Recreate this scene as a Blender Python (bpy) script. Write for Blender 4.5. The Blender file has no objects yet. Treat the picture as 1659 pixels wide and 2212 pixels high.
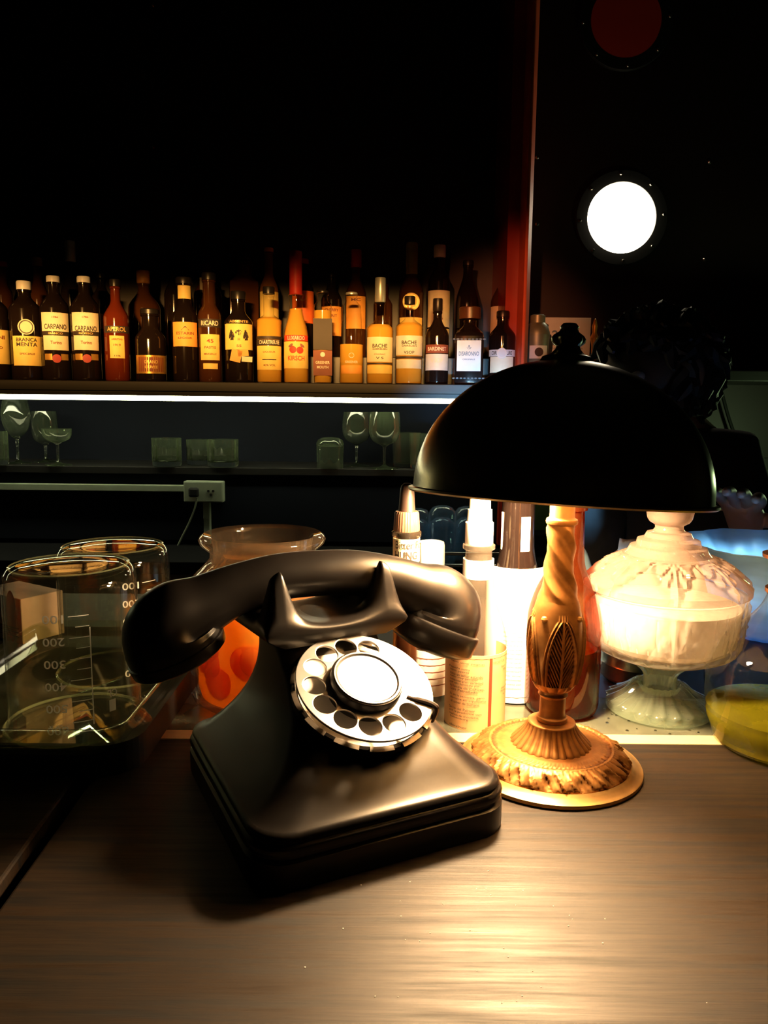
import bpy, bmesh, math, random
from mathutils import Vector, Matrix, Euler

sc = bpy.context.scene
COL = sc.collection
PI = math.pi
rnd = random.Random(7)
T = 1.10                       # height of the bar top above the floor

# ------------------------------------------------------------------ camera
FPX, CX, CY = 1660.0, 829.5, 1106.0
CAM = Vector((0, 0, T + 0.275))
PITCH, ROLL = math.radians(8.0), math.radians(0.6)
_F = Vector((0, math.cos(PITCH), -math.sin(PITCH)))
_R0, _U0 = Vector((1, 0, 0)), Vector((0, math.sin(PITCH), math.cos(PITCH)))
_R = _R0 * math.cos(ROLL) + _U0 * math.sin(ROLL)
_U = _U0 * math.cos(ROLL) - _R0 * math.sin(ROLL)
cam_d = bpy.data.cameras.new('camera')
cam_d.sensor_fit = 'VERTICAL'
cam_d.sensor_height = 36.0
cam_d.lens = 36.0 * FPX / 2212.0
cam_d.clip_start = 0.02
cam = bpy.data.objects.new('camera', cam_d)
COL.objects.link(cam)
cam.matrix_world = Matrix(((_R.x, _U.x, -_F.x, CAM.x), (_R.y, _U.y, -_F.y, CAM.y), (_R.z, _U.z, -_F.z, CAM.z), (0, 0, 0, 1)))
sc.camera = cam

def ray(px, py):
    return _F + _R * ((px - CX) / FPX) + _U * ((CY - py) / FPX)
def at_z(px, py, h=0.0):       # the point of the photograph on the level h above the bar top
    d = ray(px, py); t = (T + h - CAM.z) / d.z
    return CAM + d * t
def at_y(px, py, y):           # the point of the photograph at distance y
    d = ray(px, py)
    return CAM + d * (y / d.y)

# ------------------------------------------------------------------ world, lights, exposure
world = bpy.data.worlds.new('bar_dark'); sc.world = world
world.use_nodes = True
world.node_tree.nodes['Background'].inputs[0].default_value = (0.30, 0.22, 0.20, 1)
world.node_tree.nodes['Background'].inputs[1].default_value = 0.004
sc.view_settings.view_transform = 'Standard'
sc.view_settings.look = 'None'
sc.view_settings.exposure = 0.0
sc.view_settings.gamma = 1.0
sc.view_settings.use_curve_mapping = False
sc.cycles.max_bounces = 14
sc.cycles.transmission_bounces = 12
sc.cycles.transparent_max_bounces = 24
sc.cycles.sample_clamp_indirect = 3.0
sc.cycles.use_denoising = True

BULB_STRENGTH = 1500.0
PORTHOLE_STRENGTH = 12.0
LED_STRENGTH = 24.0

def aim(o, target):
    o.rotation_euler = (Vector(target) - o.location).to_track_quat('-Z', 'Y').to_euler()
def area_light(name, loc, target, sx, sy, power, color, spread=180):
    d = bpy.data.lights.new(name, 'AREA'); d.shape = 'RECTANGLE'; d.size = sx; d.size_y = sy
    d.energy = power; d.color = color; d.spread = math.radians(spread)
    o = bpy.data.objects.new(name, d); COL.objects.link(o); o.location = loc; aim(o, target)
    return o
def point_light(name, loc, power, color, r=0.03):
    d = bpy.data.lights.new(name, 'POINT'); d.energy = power; d.color = color; d.shadow_soft_size = r
    o = bpy.data.objects.new(name, d); COL.objects.link(o); o.location = loc
    return o
def spot_light(name, loc, target, power, color, size, r=.03):
    d = bpy.data.lights.new(name, 'SPOT'); d.energy = power; d.color = color; d.spot_size = math.radians(size); d.spot_blend = 1.0; d.shadow_soft_size = r
    o = bpy.data.objects.new(name, d); COL.objects.link(o); o.location = loc; aim(o, target)
    return o
WARM = (1.0, 0.66, 0.34)
# added warm fill behind the camera, brightening the bottle labels
area_light('bottle_fill_light', (-0.52, -0.9, 2.05), (-0.52, 2.32, 1.575), 1.42, 0.06, 2.7, (1.0, 0.48, 0.12), 7.0)
# cool work light under the back edge of the bar
area_light('work_light', (0.20, 0.83, T + 0.03), (0.31, 2.3, T + 0.30), 0.22, 0.04, 0.75, (0.25, 0.63, 1.0), 15)
area_light('ice_light', (0.50, 1.00, T + 0.20), (0.50, 0.99, T - 0.2), 0.10, 0.05, 0.9, (0.42, 0.74, 1.0), 60)
# added unseen greenish fill past the right edge, lighting the wall there
point_light('side_wall_fill_light', (1.32, 2.0, T + 0.14), 3.2, (0.68, 1.0, 0.45), 0.04)
# added reddish spot behind the camera, brightening the red upright
spot_light('upright_fill_light', (-0.5, -0.9, 2.1), (0.33, 2.35, 1.60), 260.0, (1.0, 0.27, 0.09), 11)

# ------------------------------------------------------------------ materials
def new_mat(name):
    m = bpy.data.materials.new(name); m.use_nodes = True
    nt = m.node_tree
    return m, nt, nt.nodes['Principled BSDF']
def mat(name, col, rough=0.5, metal=0.0, spec=0.5, noise=0.0, nscale=40.0, coat=0.0, bump=0.0, emit=None, estr=0.0, subsurf=0.0, stretch=(1, 1, 1), rvar=0.0):
    m, nt, p = new_mat(name)
    N, L = nt.nodes, nt.links
    p.inputs['Base Color'].default_value = (*col, 1)
    p.inputs['Roughness'].default_value = rough
    p.inputs['Metallic'].default_value = metal
    p.inputs['Specular IOR Level'].default_value = spec
    p.inputs['Coat Weight'].default_value = coat
    if emit:
        p.inputs['Emission Color'].default_value = (*emit, 1)
        p.inputs['Emission Strength'].default_value = estr
    if noise or bump or rvar:
        tc = N.new('ShaderNodeTexCoord'); mp = N.new('ShaderNodeMapping'); mp.inputs['Scale'].default_value = stretch
        nz = N.new('ShaderNodeTexNoise'); nz.inputs['Scale'].default_value = nscale; nz.inputs['Detail'].default_value = 6
        L.new(tc.outputs['Object'], mp.inputs[0]); L.new(mp.outputs[0], nz.inputs['Vector'])
        if noise:
            r = N.new('ShaderNodeValToRGB')
            r.color_ramp.elements[0].position = 0.3; r.color_ramp.elements[1].position = 0.7
            r.color_ramp.elements[0].color = (*[c * (1 - noise) for c in col], 1)
            r.color_ramp.elements[1].color = (*[min(1, c * (1 + noise * .6)) for c in col], 1)
            L.new(nz.outputs['Fac'], r.inputs[0]); L.new(r.outputs[0], p.inputs['Base Color'])
        if rvar:
            mr = N.new('ShaderNodeMapRange'); mr.inputs['From Min'].default_value = .3; mr.inputs['From Max'].default_value = .7
            mr.inputs['To Min'].default_value = max(.02, rough - rvar); mr.inputs['To Max'].default_value = min(1, rough + rvar)
            L.new(nz.outputs['Fac'], mr.inputs['Value']); L.new(mr.outputs[0], p.inputs['Roughness'])
        if bump:
            b = N.new('ShaderNodeBump'); b.inputs['Strength'].default_value = bump; b.inputs['Distance'].default_value = 0.002
            L.new(nz.outputs['Fac'], b.inputs['Height']); L.new(b.outputs[0], p.inputs['Normal'])
    return m
def glow(name, col, strength):
    m, nt, p = new_mat(name)
    nt.nodes.remove(p)
    e = nt.nodes.new('ShaderNodeEmission'); e.inputs[0].default_value = (*col, 1); e.inputs[1].default_value = strength
    nt.links.new(e.outputs[0], nt.nodes['Material Output'].inputs[0])
    return m
def thin_glass(name, tint=(1, 1, 1), ior=1.5, rough=0.03, haze=0.0, hcol=(1, 1, 1), bump=0.0, bscale=60.0):
    """a thin pane: what is behind shows straight through, the surface mirrors by Fresnel"""
    m, nt, p = new_mat(name); N, L = nt.nodes, nt.links; N.remove(p)
    tr = N.new('ShaderNodeBsdfTransparent'); tr.inputs[0].default_value = (*tint, 1)
    gl = N.new('ShaderNodeBsdfGlossy'); gl.inputs['Roughness'].default_value = rough
    fr = N.new('ShaderNodeLayerWeight'); fr.inputs['Blend'].default_value = .5     # Schlick, the same from both sides of the pane
    pw = N.new('ShaderNodeMath'); pw.operation = 'POWER'; pw.inputs[1].default_value = 4.0; L.new(fr.outputs['Facing'], pw.inputs[0])
    f0 = ((ior - 1) / (ior + 1)) ** 2
    sc_ = N.new('ShaderNodeMath'); sc_.operation = 'MULTIPLY_ADD'; sc_.inputs[1].default_value = .9 - f0; sc_.inputs[2].default_value = f0; L.new(pw.outputs[0], sc_.inputs[0])
    mx = N.new('ShaderNodeMixShader')
    L.new(sc_.outputs[0], mx.inputs[0]); L.new(tr.outputs[0], mx.inputs[1]); L.new(gl.outputs[0], mx.inputs[2])
    if bump:
        nz = N.new('ShaderNodeTexNoise'); nz.inputs['Scale'].default_value = bscale
        tc = N.new('ShaderNodeTexCoord'); L.new(tc.outputs['Object'], nz.inputs['Vector'])
        b = N.new('ShaderNodeBump'); b.inputs['Strength'].default_value = bump; b.inputs['Distance'].default_value = .002
        L.new(nz.outputs['Fac'], b.inputs['Height']); L.new(b.outputs[0], gl.inputs['Normal']); L.new(b.outputs[0], fr.inputs['Normal'])
    out = mx
    if haze:
        df = N.new('ShaderNodeBsdfDiffuse'); df.inputs[0].default_value = (*hcol, 1)
        tl = N.new('ShaderNodeBsdfTranslucent'); tl.inputs[0].default_value = (*hcol, 1)
        ad = N.new('ShaderNodeMixShader'); ad.inputs[0].default_value = .5
        L.new(df.outputs[0], ad.inputs[1]); L.new(tl.outputs[0], ad.inputs[2])
        m2 = N.new('ShaderNodeMixShader'); m2.inputs[0].default_value = haze
        L.new(mx.outputs[0], m2.inputs[1]); L.new(ad.outputs[0], m2.inputs[2]); out = m2
    L.new(out.outputs[0], N['Material Output'].inputs[0])
    return m
def real_glass(name, col=(1, 1, 1), ior=1.47, rough=0.0):
    m, nt, p = new_mat(name); nt.nodes.remove(p)
    g = nt.nodes.new('ShaderNodeBsdfGlass'); g.inputs['Color'].default_value = (*col, 1)
    g.inputs['IOR'].default_value = ior; g.inputs['Roughness'].default_value = rough
    nt.links.new(g.outputs[0], nt.nodes['Material Output'].inputs[0])
    return m
def translucent(name, col, frac=0.5, rough=0.2, spec=0.3, noise=0.0, nscale=30, stretch=(1, 1, 1), col2=None):
    m, nt, p = new_mat(name); N, L = nt.nodes, nt.links
    p.inputs['Base Color'].default_value = (*col, 1); p.inputs['Roughness'].default_value = rough
    p.inputs['Specular IOR Level'].default_value = spec
    tl = N.new('ShaderNodeBsdfTranslucent'); tl.inputs[0].default_value = (*col, 1)
    mx = N.new('ShaderNodeMixShader'); mx.inputs[0].default_value = frac
    L.new(p.outputs[0], mx.inputs[1]); L.new(tl.outputs[0], mx.inputs[2]); L.new(mx.outputs[0], N['Material Output'].inputs[0])
    if noise:
        tc = N.new('ShaderNodeTexCoord'); mp = N.new('ShaderNodeMapping'); mp.inputs['Scale'].default_value = stretch
        nz = N.new('ShaderNodeTexNoise'); nz.inputs['Scale'].default_value = nscale; nz.inputs['Detail'].default_value = 5
        r = N.new('ShaderNodeValToRGB'); c2 = col2 or tuple(c * (1 - noise) for c in col)
        r.color_ramp.elements[0].position = .35; r.color_ramp.elements[1].position = .65
        r.color_ramp.elements[0].color = (*c2, 1); r.color_ramp.elements[1].color = (*col, 1)
        L.new(tc.outputs['Object'], mp.inputs[0]); L.new(mp.outputs[0], nz.inputs['Vector']); L.new(nz.outputs['Fac'], r.inputs[0])
        L.new(r.outputs[0], p.inputs['Base Color']); L.new(r.outputs[0], tl.inputs[0])
    return m
def wood_mat(name, dark, light, rough=0.33, gscale=1.0):
    m, nt, p = new_mat(name); N, L = nt.nodes, nt.links
    tc = N.new('ShaderNodeTexCoord')
    mp = N.new('ShaderNodeMapping'); mp.inputs['Scale'].default_value = (3.2 * gscale, 75 * gscale, 30 * gscale)
    nz = N.new('ShaderNodeTexNoise'); nz.inputs['Scale'].default_value = 2.2; nz.inputs['Detail'].default_value = 9; nz.inputs['Roughness'].default_value = .68
    L.new(tc.outputs['Object'], mp.inputs[0]); L.new(mp.outputs[0], nz.inputs['Vector'])
    mp2 = N.new('ShaderNodeMapping'); mp2.inputs['Scale'].default_value = (9 * gscale, 210 * gscale, 60)
    nz2 = N.new('ShaderNodeTexNoise'); nz2.inputs['Scale'].default_value = 2.0; nz2.inputs['Detail'].default_value = 4
    L.new(tc.outputs['Object'], mp2.inputs[0]); L.new(mp2.outputs[0], nz2.inputs['Vector'])
    r = N.new('ShaderNodeValToRGB'); r.color_ramp.elements[0].position = .40; r.color_ramp.elements[1].position = .56
    r.color_ramp.elements[0].color = (*dark, 1); r.color_ramp.elements[1].color = (*light, 1)
    L.new(nz.outputs['Fac'], r.inputs[0]); L.new(r.outputs[0], p.inputs['Base Color'])
    # worn varnish: broad cloudy gloss plus the grain
    nz3 = N.new('ShaderNodeTexNoise'); nz3.inputs['Scale'].default_value = 9; nz3.inputs['Detail'].default_value = 5
    L.new(tc.outputs['Object'], nz3.inputs['Vector'])
    ad = N.new('ShaderNodeMath'); ad.operation = 'MULTIPLY_ADD'; ad.inputs[1].default_value = -.62; ad.inputs[2].default_value = rough + .23
    L.new(nz.outputs['Fac'], ad.inputs[0])
    ad2 = N.new('ShaderNodeMath'); ad2.operation = 'MULTIPLY_ADD'; ad2.inputs[1].default_value = .20
    L.new(nz3.outputs['Fac'], ad2.inputs[0]); L.new(ad.outputs[0], ad2.inputs[2]); L.new(ad2.outputs[0], p.inputs['Roughness'])
    mixh = N.new('ShaderNodeMath'); mixh.operation = 'MULTIPLY_ADD'; mixh.inputs[1].default_value = .45
    L.new(nz2.outputs['Fac'], mixh.inputs[0]); L.new(nz.outputs['Fac'], mixh.inputs[2])
    b = N.new('ShaderNodeBump'); b.inputs['Strength'].default_value = .22; b.inputs['Distance'].default_value = .0012
    L.new(mixh.outputs[0], b.inputs['Height']); L.new(b.outputs[0], p.inputs['Normal'])
    p.inputs['Specular IOR Level'].default_value = .36
    return m

M = {}
M['wood'] = wood_mat('bar_wood', (.0018, .0012, .0009), (.017, .0095, .0045), .50)
M['black'] = mat('black_matte', (.006, .006, .006), .6)
M['wall'] = mat('dark_wall_paint', (.014, .0045, .004), .5, noise=.3, nscale=3, bump=.05)
M['wall_navy'] = mat('dark_navy_paint', (.0050, .0065, .012), .75, spec=.12, noise=.25, nscale=3)
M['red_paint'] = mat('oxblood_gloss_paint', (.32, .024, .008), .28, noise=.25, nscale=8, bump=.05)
M['red_edge'] = mat('pale_red_edge_paint', (.62, .10, .035), .55, spec=.2, noise=.25, nscale=10)  # paler and rougher than the red of the board
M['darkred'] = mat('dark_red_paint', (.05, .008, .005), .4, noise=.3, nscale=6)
M['soot'] = mat('soot_black_laminate', (.006, .006, .007), .95, spec=.08, noise=.1)
M['floor'] = mat('dark_floor_tile', (.02, .018, .016), .5, noise=.4, nscale=8)
M['ceiling'] = mat('black_ceiling', (.01, .009, .009), .7, noise=.2, nscale=4)
M['shelf'] = mat('dark_stained_shelf', (.010, .009, .008), .45, noise=.3, nscale=12, stretch=(1, 8, 8))
M['led'] = glow('led_strip_light', (1.0, 1.0, .62), LED_STRENGTH)
M['aluminium'] = mat('aluminium_channel', (.5, .5, .48), .35, 1.0, noise=.1)
M['white_plastic'] = mat('grey_white_plastic', (.27, .31, .23), .45, noise=.08, nscale=20)
M['rivet'] = mat('steel_rivet', (.6, .58, .5), .22, 1.0, noise=.2, nscale=90)
M['porthole'] = glow('porthole_glow', (1.0, .86, .62), PORTHOLE_STRENGTH)
M['red_lens'] = mat('dim_red_lens', (.10, .004, .002), .3, emit=(1, .06, .02), estr=.012, noise=.1)
M['bakelite'] = mat('black_bakelite', (.005, .004, .0036), .32, spec=.38, nscale=30, bump=.008, rvar=.03)
M['wheel'] = mat('brushed_nickel', (.78, .76, .74), .30, 1.0, noise=.08, nscale=120)
M['nickel_dark'] = mat('tarnished_nickel', (.50, .42, .34), .34, 1.0, noise=.25, nscale=120)
M['dial_plate'] = mat('enamel_number_plate', (.62, .58, .52), .35, 0, noise=.1, nscale=70)
M['card'] = mat('white_card', (.9, .88, .84), .5, noise=.04, nscale=50)
def patina_shade(name, col, dark, rough, metal, amount=.5):
    m, nt, p = new_mat(name); N, L = nt.nodes, nt.links
    g = N.new('ShaderNodeNewGeometry'); r = N.new('ShaderNodeValToRGB')      # old dirt and recess shade, both put into the colour of the hollows
    r.color_ramp.elements[0].position = .44; r.color_ramp.elements[1].position = .53
    r.color_ramp.elements[0].color = (*dark, 1); r.color_ramp.elements[1].color = (*col, 1)
    L.new(g.outputs['Pointiness'], r.inputs[0])
    tc = N.new('ShaderNodeTexCoord'); nz = N.new('ShaderNodeTexNoise'); nz.inputs['Scale'].default_value = 75; nz.inputs['Detail'].default_value = 6
    L.new(tc.outputs['Object'], nz.inputs['Vector'])
    r2 = N.new('ShaderNodeValToRGB'); r2.color_ramp.elements[0].position = .36; r2.color_ramp.elements[1].position = .60
    r2.color_ramp.elements[0].color = (1 - amount, 1 - amount, 1 - amount, 1); r2.color_ramp.elements[1].color = (1, 1, 1, 1)
    L.new(nz.outputs['Fac'], r2.inputs[0])
    mx = N.new('ShaderNodeMix'); mx.data_type = 'RGBA'; mx.blend_type = 'MULTIPLY'; mx.inputs['Factor'].default_value = 1
    L.new(r.outputs[0], mx.inputs['A']); L.new(r2.outputs[0], mx.inputs['B']); L.new(mx.outputs['Result'], p.inputs['Base Color'])
    p.inputs['Roughness'].default_value = rough; p.inputs['Metallic'].default_value = metal
    return m
M['bronze'] = patina_shade('antique_gold_bronze', (.48, .22, .058), (.17, .060, .014), .44, .6, .40)
M['bronze_bright'] = patina_shade('polished_gold_bronze', (.62, .36, .12), (.15, .06, .015), .36, .7, .25)
M['shade_out'] = mat('dark_brass_shade_outside', (.20, .145, .055), .26, .85, noise=.35, nscale=14)
M['shade_in'] = mat('dull_gold_shade_inside', (.30, .22, .12), .5, noise=.05)
M['bulb'] = glow('warm_bulb', WARM, BULB_STRENGTH)
M['rim_metal'] = mat('shade_rim_metal', (.40, .30, .16), .3, .9, noise=.2)
M['glass'] = thin_glass('clear_thin_glass', (.97, .98, .96), 1.5, .02)
M['lab_glass'] = thin_glass('borosilicate_glass', (.97, .98, .94), 1.5, .03, haze=.002, hcol=(.8, .8, .55))
M['rim_highlight'] = thin_glass('glass_rim_highlight', (.92, .95, .85), 1.8, .04, haze=.16, hcol=(.85, .90, .55))  # pale haze standing in for strip light reflections on beaker edges
M['cut_glass'] = real_glass('shelf_glass', (1.0, 1.0, .98), 1.5, .02)
def _glow_haze(m, col, k):  # mixes in a greenish haze in place of the strip light's glow
    nt = m.node_tree; out = nt.nodes['Material Output']; prev = out.inputs[0].links[0].from_socket
    a = nt.nodes.new('ShaderNodeBsdfDiffuse'); a.inputs[0].default_value = (*col, 1)
    b = nt.nodes.new('ShaderNodeBsdfTranslucent'); b.inputs[0].default_value = (*col, 1)
    x = nt.nodes.new('ShaderNodeMixShader'); y = nt.nodes.new('ShaderNodeMixShader'); y.inputs[0].default_value = k
    nt.links.new(a.outputs[0], x.inputs[1]); nt.links.new(b.outputs[0], x.inputs[2])
    nt.links.new(prev, y.inputs[1]); nt.links.new(x.outputs[0], y.inputs[2]); nt.links.new(y.outputs[0], out.inputs[0])
_glow_haze(M['cut_glass'], (.60, .80, .42), .03)
M['press_thin'] = thin_glass('pressed_glass_wall', (.98, .97, .95), 1.6, .08, haze=.17, hcol=(.97, .90, .80))
M['press_lid'] = thin_glass('pressed_glass_lid', (.93, .90, .87), 1.8, .08, haze=.46, hcol=(.44, .31, .24))
M['jar_glass'] = thin_glass('jar_glass', (.98, .95, .90), 1.52, .05, haze=.03, hcol=(.8, .6, .4))
M['tray_glass'] = thin_glass('tray_glass', (.93, .96, .86), 1.7, .03, haze=.010, hcol=(.7, .75, .5))
M['print_white'] = translucent('white_enamel_print', (1.0, .97, .92), .5, .5)
M['orange'] = translucent('orange_infusion', (1.0, .60, .07), .75, .3, noise=.5, nscale=10, stretch=(3, 3, .5), col2=(1.0, .40, .03))
M['sugar'] = translucent('white_sugar', (.97, .93, .86), .4, .8, noise=.15, nscale=160)
M['oil'] = translucent('yellow_green_oil', (.50, .44, .02), .55, .08, spec=.5, noise=.5, nscale=14, col2=(.24, .22, .01))
def _oily(m):
    nt = m.node_tree; out = nt.nodes['Material Output']; prev = out.inputs[0].links[0].from_socket
    g = nt.nodes.new('ShaderNodeBsdfGlass'); g.inputs['Color'].default_value = (.86, .78, .12, 1); g.inputs['IOR'].default_value = 1.4
    mx = nt.nodes.new('ShaderNodeMixShader'); mx.inputs[0].default_value = .5
    nt.links.new(prev, mx.inputs[1]); nt.links.new(g.outputs[0], mx.inputs[2]); nt.links.new(mx.outputs[0], out.inputs[0])
_oily(M['oil'])
M['brown_glass'] = thin_glass('amber_brown_glass', (.52, .16, .05), 1.55, .04, haze=.10, hcol=(.30, .07, .02))
M['dark_glass'] = mat('dark_bottle_glass', (.010, .006, .005), .09, spec=.55, noise=.3, nscale=6)
M['amber_liq'] = translucent('amber_spirit', (.75, .30, .03), .35, .1)
M['gold_liq'] = translucent('golden_spirit', (.85, .48, .07), .35, .1)
M['red_liq'] = translucent('red_bitter_spirit', (.30, .035, .008), .35, .12)
M['brown_liq'] = translucent('brown_spirit', (.12, .035, .010), .35, .12)
M['paper_cream'] = mat('cream_paper', (.75, .66, .46), .6, noise=.08, nscale=40)
M['paper_yellow'] = mat('yellow_paper', (.82, .60, .16), .6, noise=.08, nscale=40)
M['paper_orange'] = mat('orange_paper', (.85, .38, .07), .6, noise=.08, nscale=40)
M['paper_white'] = mat('white_paper', (.82, .80, .74), .6, noise=.05, nscale=40)
M['paper_grey'] = mat('silver_grey_paper', (.60, .62, .60), .5, noise=.06, nscale=40)
M['paper_blue'] = mat('pale_blue_paper', (.62, .78, .82), .55, noise=.05, nscale=40)
M['ink'] = mat('dark_ink', (.03, .02, .016), .6, noise=.1)
M['ink_red'] = mat('red_ink', (.65, .05, .02), .6, noise=.1)
M['ink_gold'] = mat('gold_ink', (.80, .52, .16), .4, .3, noise=.1)
M['ink_white'] = mat('pale_ink', (.75, .70, .58), .6, noise=.1)
M['ink_blue'] = mat('blue_ink', (.12, .25, .40), .6, noise=.1)
M['ink_brown'] = mat('brown_ink', (.22, .05, .02), .6, noise=.1)
M['cap_white'] = mat('white_plastic_cap', (.86, .83, .78), .4, noise=.04)
M['cap_black'] = mat('black_plastic_cap', (.012, .010, .010), .35, noise=.1)
M['cap_gold'] = mat('gold_foil', (.70, .38, .08), .35, .6, noise=.15)
M['cap_green'] = mat('green_gold_foil', (.45, .42, .10), .4, .3, noise=.2)
M['cap_red'] = mat('red_wax_foil', (.40, .02, .012), .4, noise=.2)
M['cap_silver'] = mat('silver_foil', (.55, .56, .52), .35, .5, noise=.12)
M['rubber'] = mat('brown_rubber', (.035, .018, .012), .5, noise=.3, nscale=60)
M['brown_collar'] = mat('brown_plastic', (.16, .08, .05), .4, noise=.1)
M['strip'] = mat('pale_brass_edging', (.80, .60, .32), .40, .25, noise=.12, nscale=30, stretch=(1, 12, 1))
M['steel'] = mat('brushed_steel', (.42, .44, .44), .32, 1.0, noise=.15, nscale=30, stretch=(1, 20, 1))
M['ledge'] = mat('wet_steel_ledge', (.20, .21, .15), .22, .6, noise=.3, nscale=20, rvar=.08)
M['blue_glass'] = thin_glass('blue_tinged_glass', (.80, .90, 1.0), 1.7, .04, haze=.08, hcol=(.4, .6, .9), bump=.5, bscale=120)
M['liner'] = translucent('pale_blue_plastic_liner', (.45, .72, .86), .45, .3, noise=.35, nscale=9, stretch=(1, 1, 4))
M['hair'] = mat('black_hair', (.006, .005, .006), .6, noise=.4, nscale=120, bump=.3)
M['skin'] = mat('skin', (.28, .14, .09), .5, noise=.1, nscale=20)
M['shirt'] = mat('black_cotton_shirt', (.008, .008, .010), .85, noise=.3, nscale=80, bump=.1)
M['trousers'] = mat('dark_trousers', (.010, .011, .015), .85, noise=.3, nscale=80)
M['copper'] = mat('copper_lip', (.70, .30, .14), .25, 1.0, noise=.2)
M['green_metal'] = mat('green_grey_shaker_metal', (.20, .24, .18), .4, .5, noise=.15)
M['carton'] = mat('printed_carton', (.62, .44, .34), .6, noise=.12)
M['bar_front'] = mat('bar_front_panel', (.02, .012, .008), .5, noise=.3, nscale=8)
M['water'] = real_glass('water', (1, 1, 1), 1.33)

# ------------------------------------------------------------------ mesh helpers
class MB:
    def __init__(s):
        s.v, s.f = [], []
    def add(s, verts, faces, X=None):
        o = len(s.v)
        for v in verts:
            s.v.append(tuple(X @ Vector(v)) if X is not None else tuple(v))
        for f in faces:
            s.f.append(tuple(i + o for i in f))
        return s
    def lathe(s, prof, seg=40, X=None, rf=None, closed=False):
        """prof: (r, z) pairs; r=0 ends close to a point; rf(theta, r, z) may return another radius"""
        V, F, rows = [], [], []
        for r, z in prof:
            if r <= 1e-7:
                rows.append([len(V)]); V.append((0, 0, z))
            else:
                row = []
                for k in range(seg):
                    a = 2 * PI * k / seg
                    q = rf(a, r, z) if rf else r
                    row.append(len(V)); V.append((q * math.cos(a), q * math.sin(a), z))
                rows.append(row)
        pairs = list(zip(rows, rows[1:]))
        if closed: pairs.append((rows[-1], rows[0]))
        for A, B in pairs:
            for k in range(seg):
                k2 = (k + 1) % seg
                if len(A) == 1 and len(B) == 1: continue
                if len(A) == 1: F.append((A[0], B[k2], B[k]))
                elif len(B) == 1: F.append((A[k], A[k2], B[0]))
                else: F.append((A[k], A[k2], B[k2], B[k]))
        return s.add(V, F, X)
    def box(s, x0, y0, z0, x1, y1, z1, X=None):
        V = [(x0, y0, z0), (x1, y0, z0), (x1, y1, z0), (x0, y1, z0), (x0, y0, z1), (x1, y0, z1), (x1, y1, z1), (x0, y1, z1)]
        F = [(0, 3, 2, 1), (4, 5, 6, 7), (0, 1, 5, 4), (1, 2, 6, 5), (2, 3, 7, 6), (3, 0, 4, 7)]
        return s.add(V, F, X)
    def loft(s, rings, cap=True, X=None, loop=False):
        V, F, n = [], [], len(rings[0])
        for r in rings: V += list(r)
        m = len(rings)
        for i in range(m if loop else m - 1):
            j = (i + 1) % m
            for k in range(n):
                k2 = (k + 1) % n
                F.append((i * n + k, i * n + k2, j * n + k2, j * n + k))
        if cap and not loop:
            F.append(tuple(range(n - 1, -1, -1))); F.append(tuple((m - 1) * n + k for k in range(n)))
        return s.add(V, F, X)
    def tube(s, pts, rad, seg=10, X=None, cap=True):
        """a round tube along pts; rad is one radius or one per point"""
        P = [Vector(p) for p in pts]; n = len(P)
        R = rad if isinstance(rad, (list, tuple)) else [rad] * n
        t0 = (P[1] - P[0]).normalized()
        up = Vector((0, 0, 1)) if abs(t0.z) < .9 else Vector((1, 0, 0))
        nrm = (up - t0 * up.dot(t0)).normalized(); rings = []
        for i in range(n):
            t = (P[min(i + 1, n - 1)] - P[max(i - 1, 0)]).normalized()
            nrm = (nrm - t * nrm.dot(t)).normalized(); b = t.cross(nrm)
            rings.append([tuple(P[i] + (nrm * math.cos(2 * PI * k / seg) + b * math.sin(2 * PI * k / seg)) * R[i]) for k in range(seg)])
        return s.loft(rings, cap, X)
    def patch(s, R, z0, z1, half, n=14, th=.0004, X=None):
        """a label wrapped round a cylinder, facing -Y; half = half angle"""
        V, F = [], []
        for q in (R + th, R - .0002):
            for i in range(n + 1):
                a = -half + 2 * half * i / n
                V += [(q * math.sin(a), -q * math.cos(a), z0), (q * math.sin(a), -q * math.cos(a), z1)]
        o = 2 * (n + 1)
        for i in range(n):
            a = 2 * i
            F += [(a, a + 2, a + 3, a + 1), (o + a + 1, o + a + 3, o + a + 2, o + a), (a + 1, a + 3, o + a + 3, o + a + 1), (a, o + a, o + a + 2, a + 2)]
        F += [(0, 1, o + 1, o), (2 * n, o + 2 * n, o + 2 * n + 1, 2 * n + 1)]
        return s.add(V, F, X)
    def build(s, name, m, parent=None, smooth=True, label=None, loc=None, bevel=0.0, subsurf=0, sharp=35):
        me = bpy.data.meshes.new(name); me.from_pydata(s.v, [], s.f); me.update()
        me.materials.append(M[m] if isinstance(m, str) else m)
        if smooth:
            for p in me.polygons: p.use_smooth = True
            try: me.set_sharp_from_angle(angle=math.radians(sharp))
            except Exception: pass
        o = bpy.data.objects.new(name, me); COL.objects.link(o)
        if parent: o.parent = parent
        if loc is not None: o.location = loc
        if label: o['label'] = label
        if bevel:
            b = o.modifiers.new('bevel', 'BEVEL'); b.width = bevel; b.segments = 2; b.limit_method = 'ANGLE'
        if subsurf:
            b = o.modifiers.new('sub', 'SUBSURF'); b.levels = b.render_levels = subsurf
        return o

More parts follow.
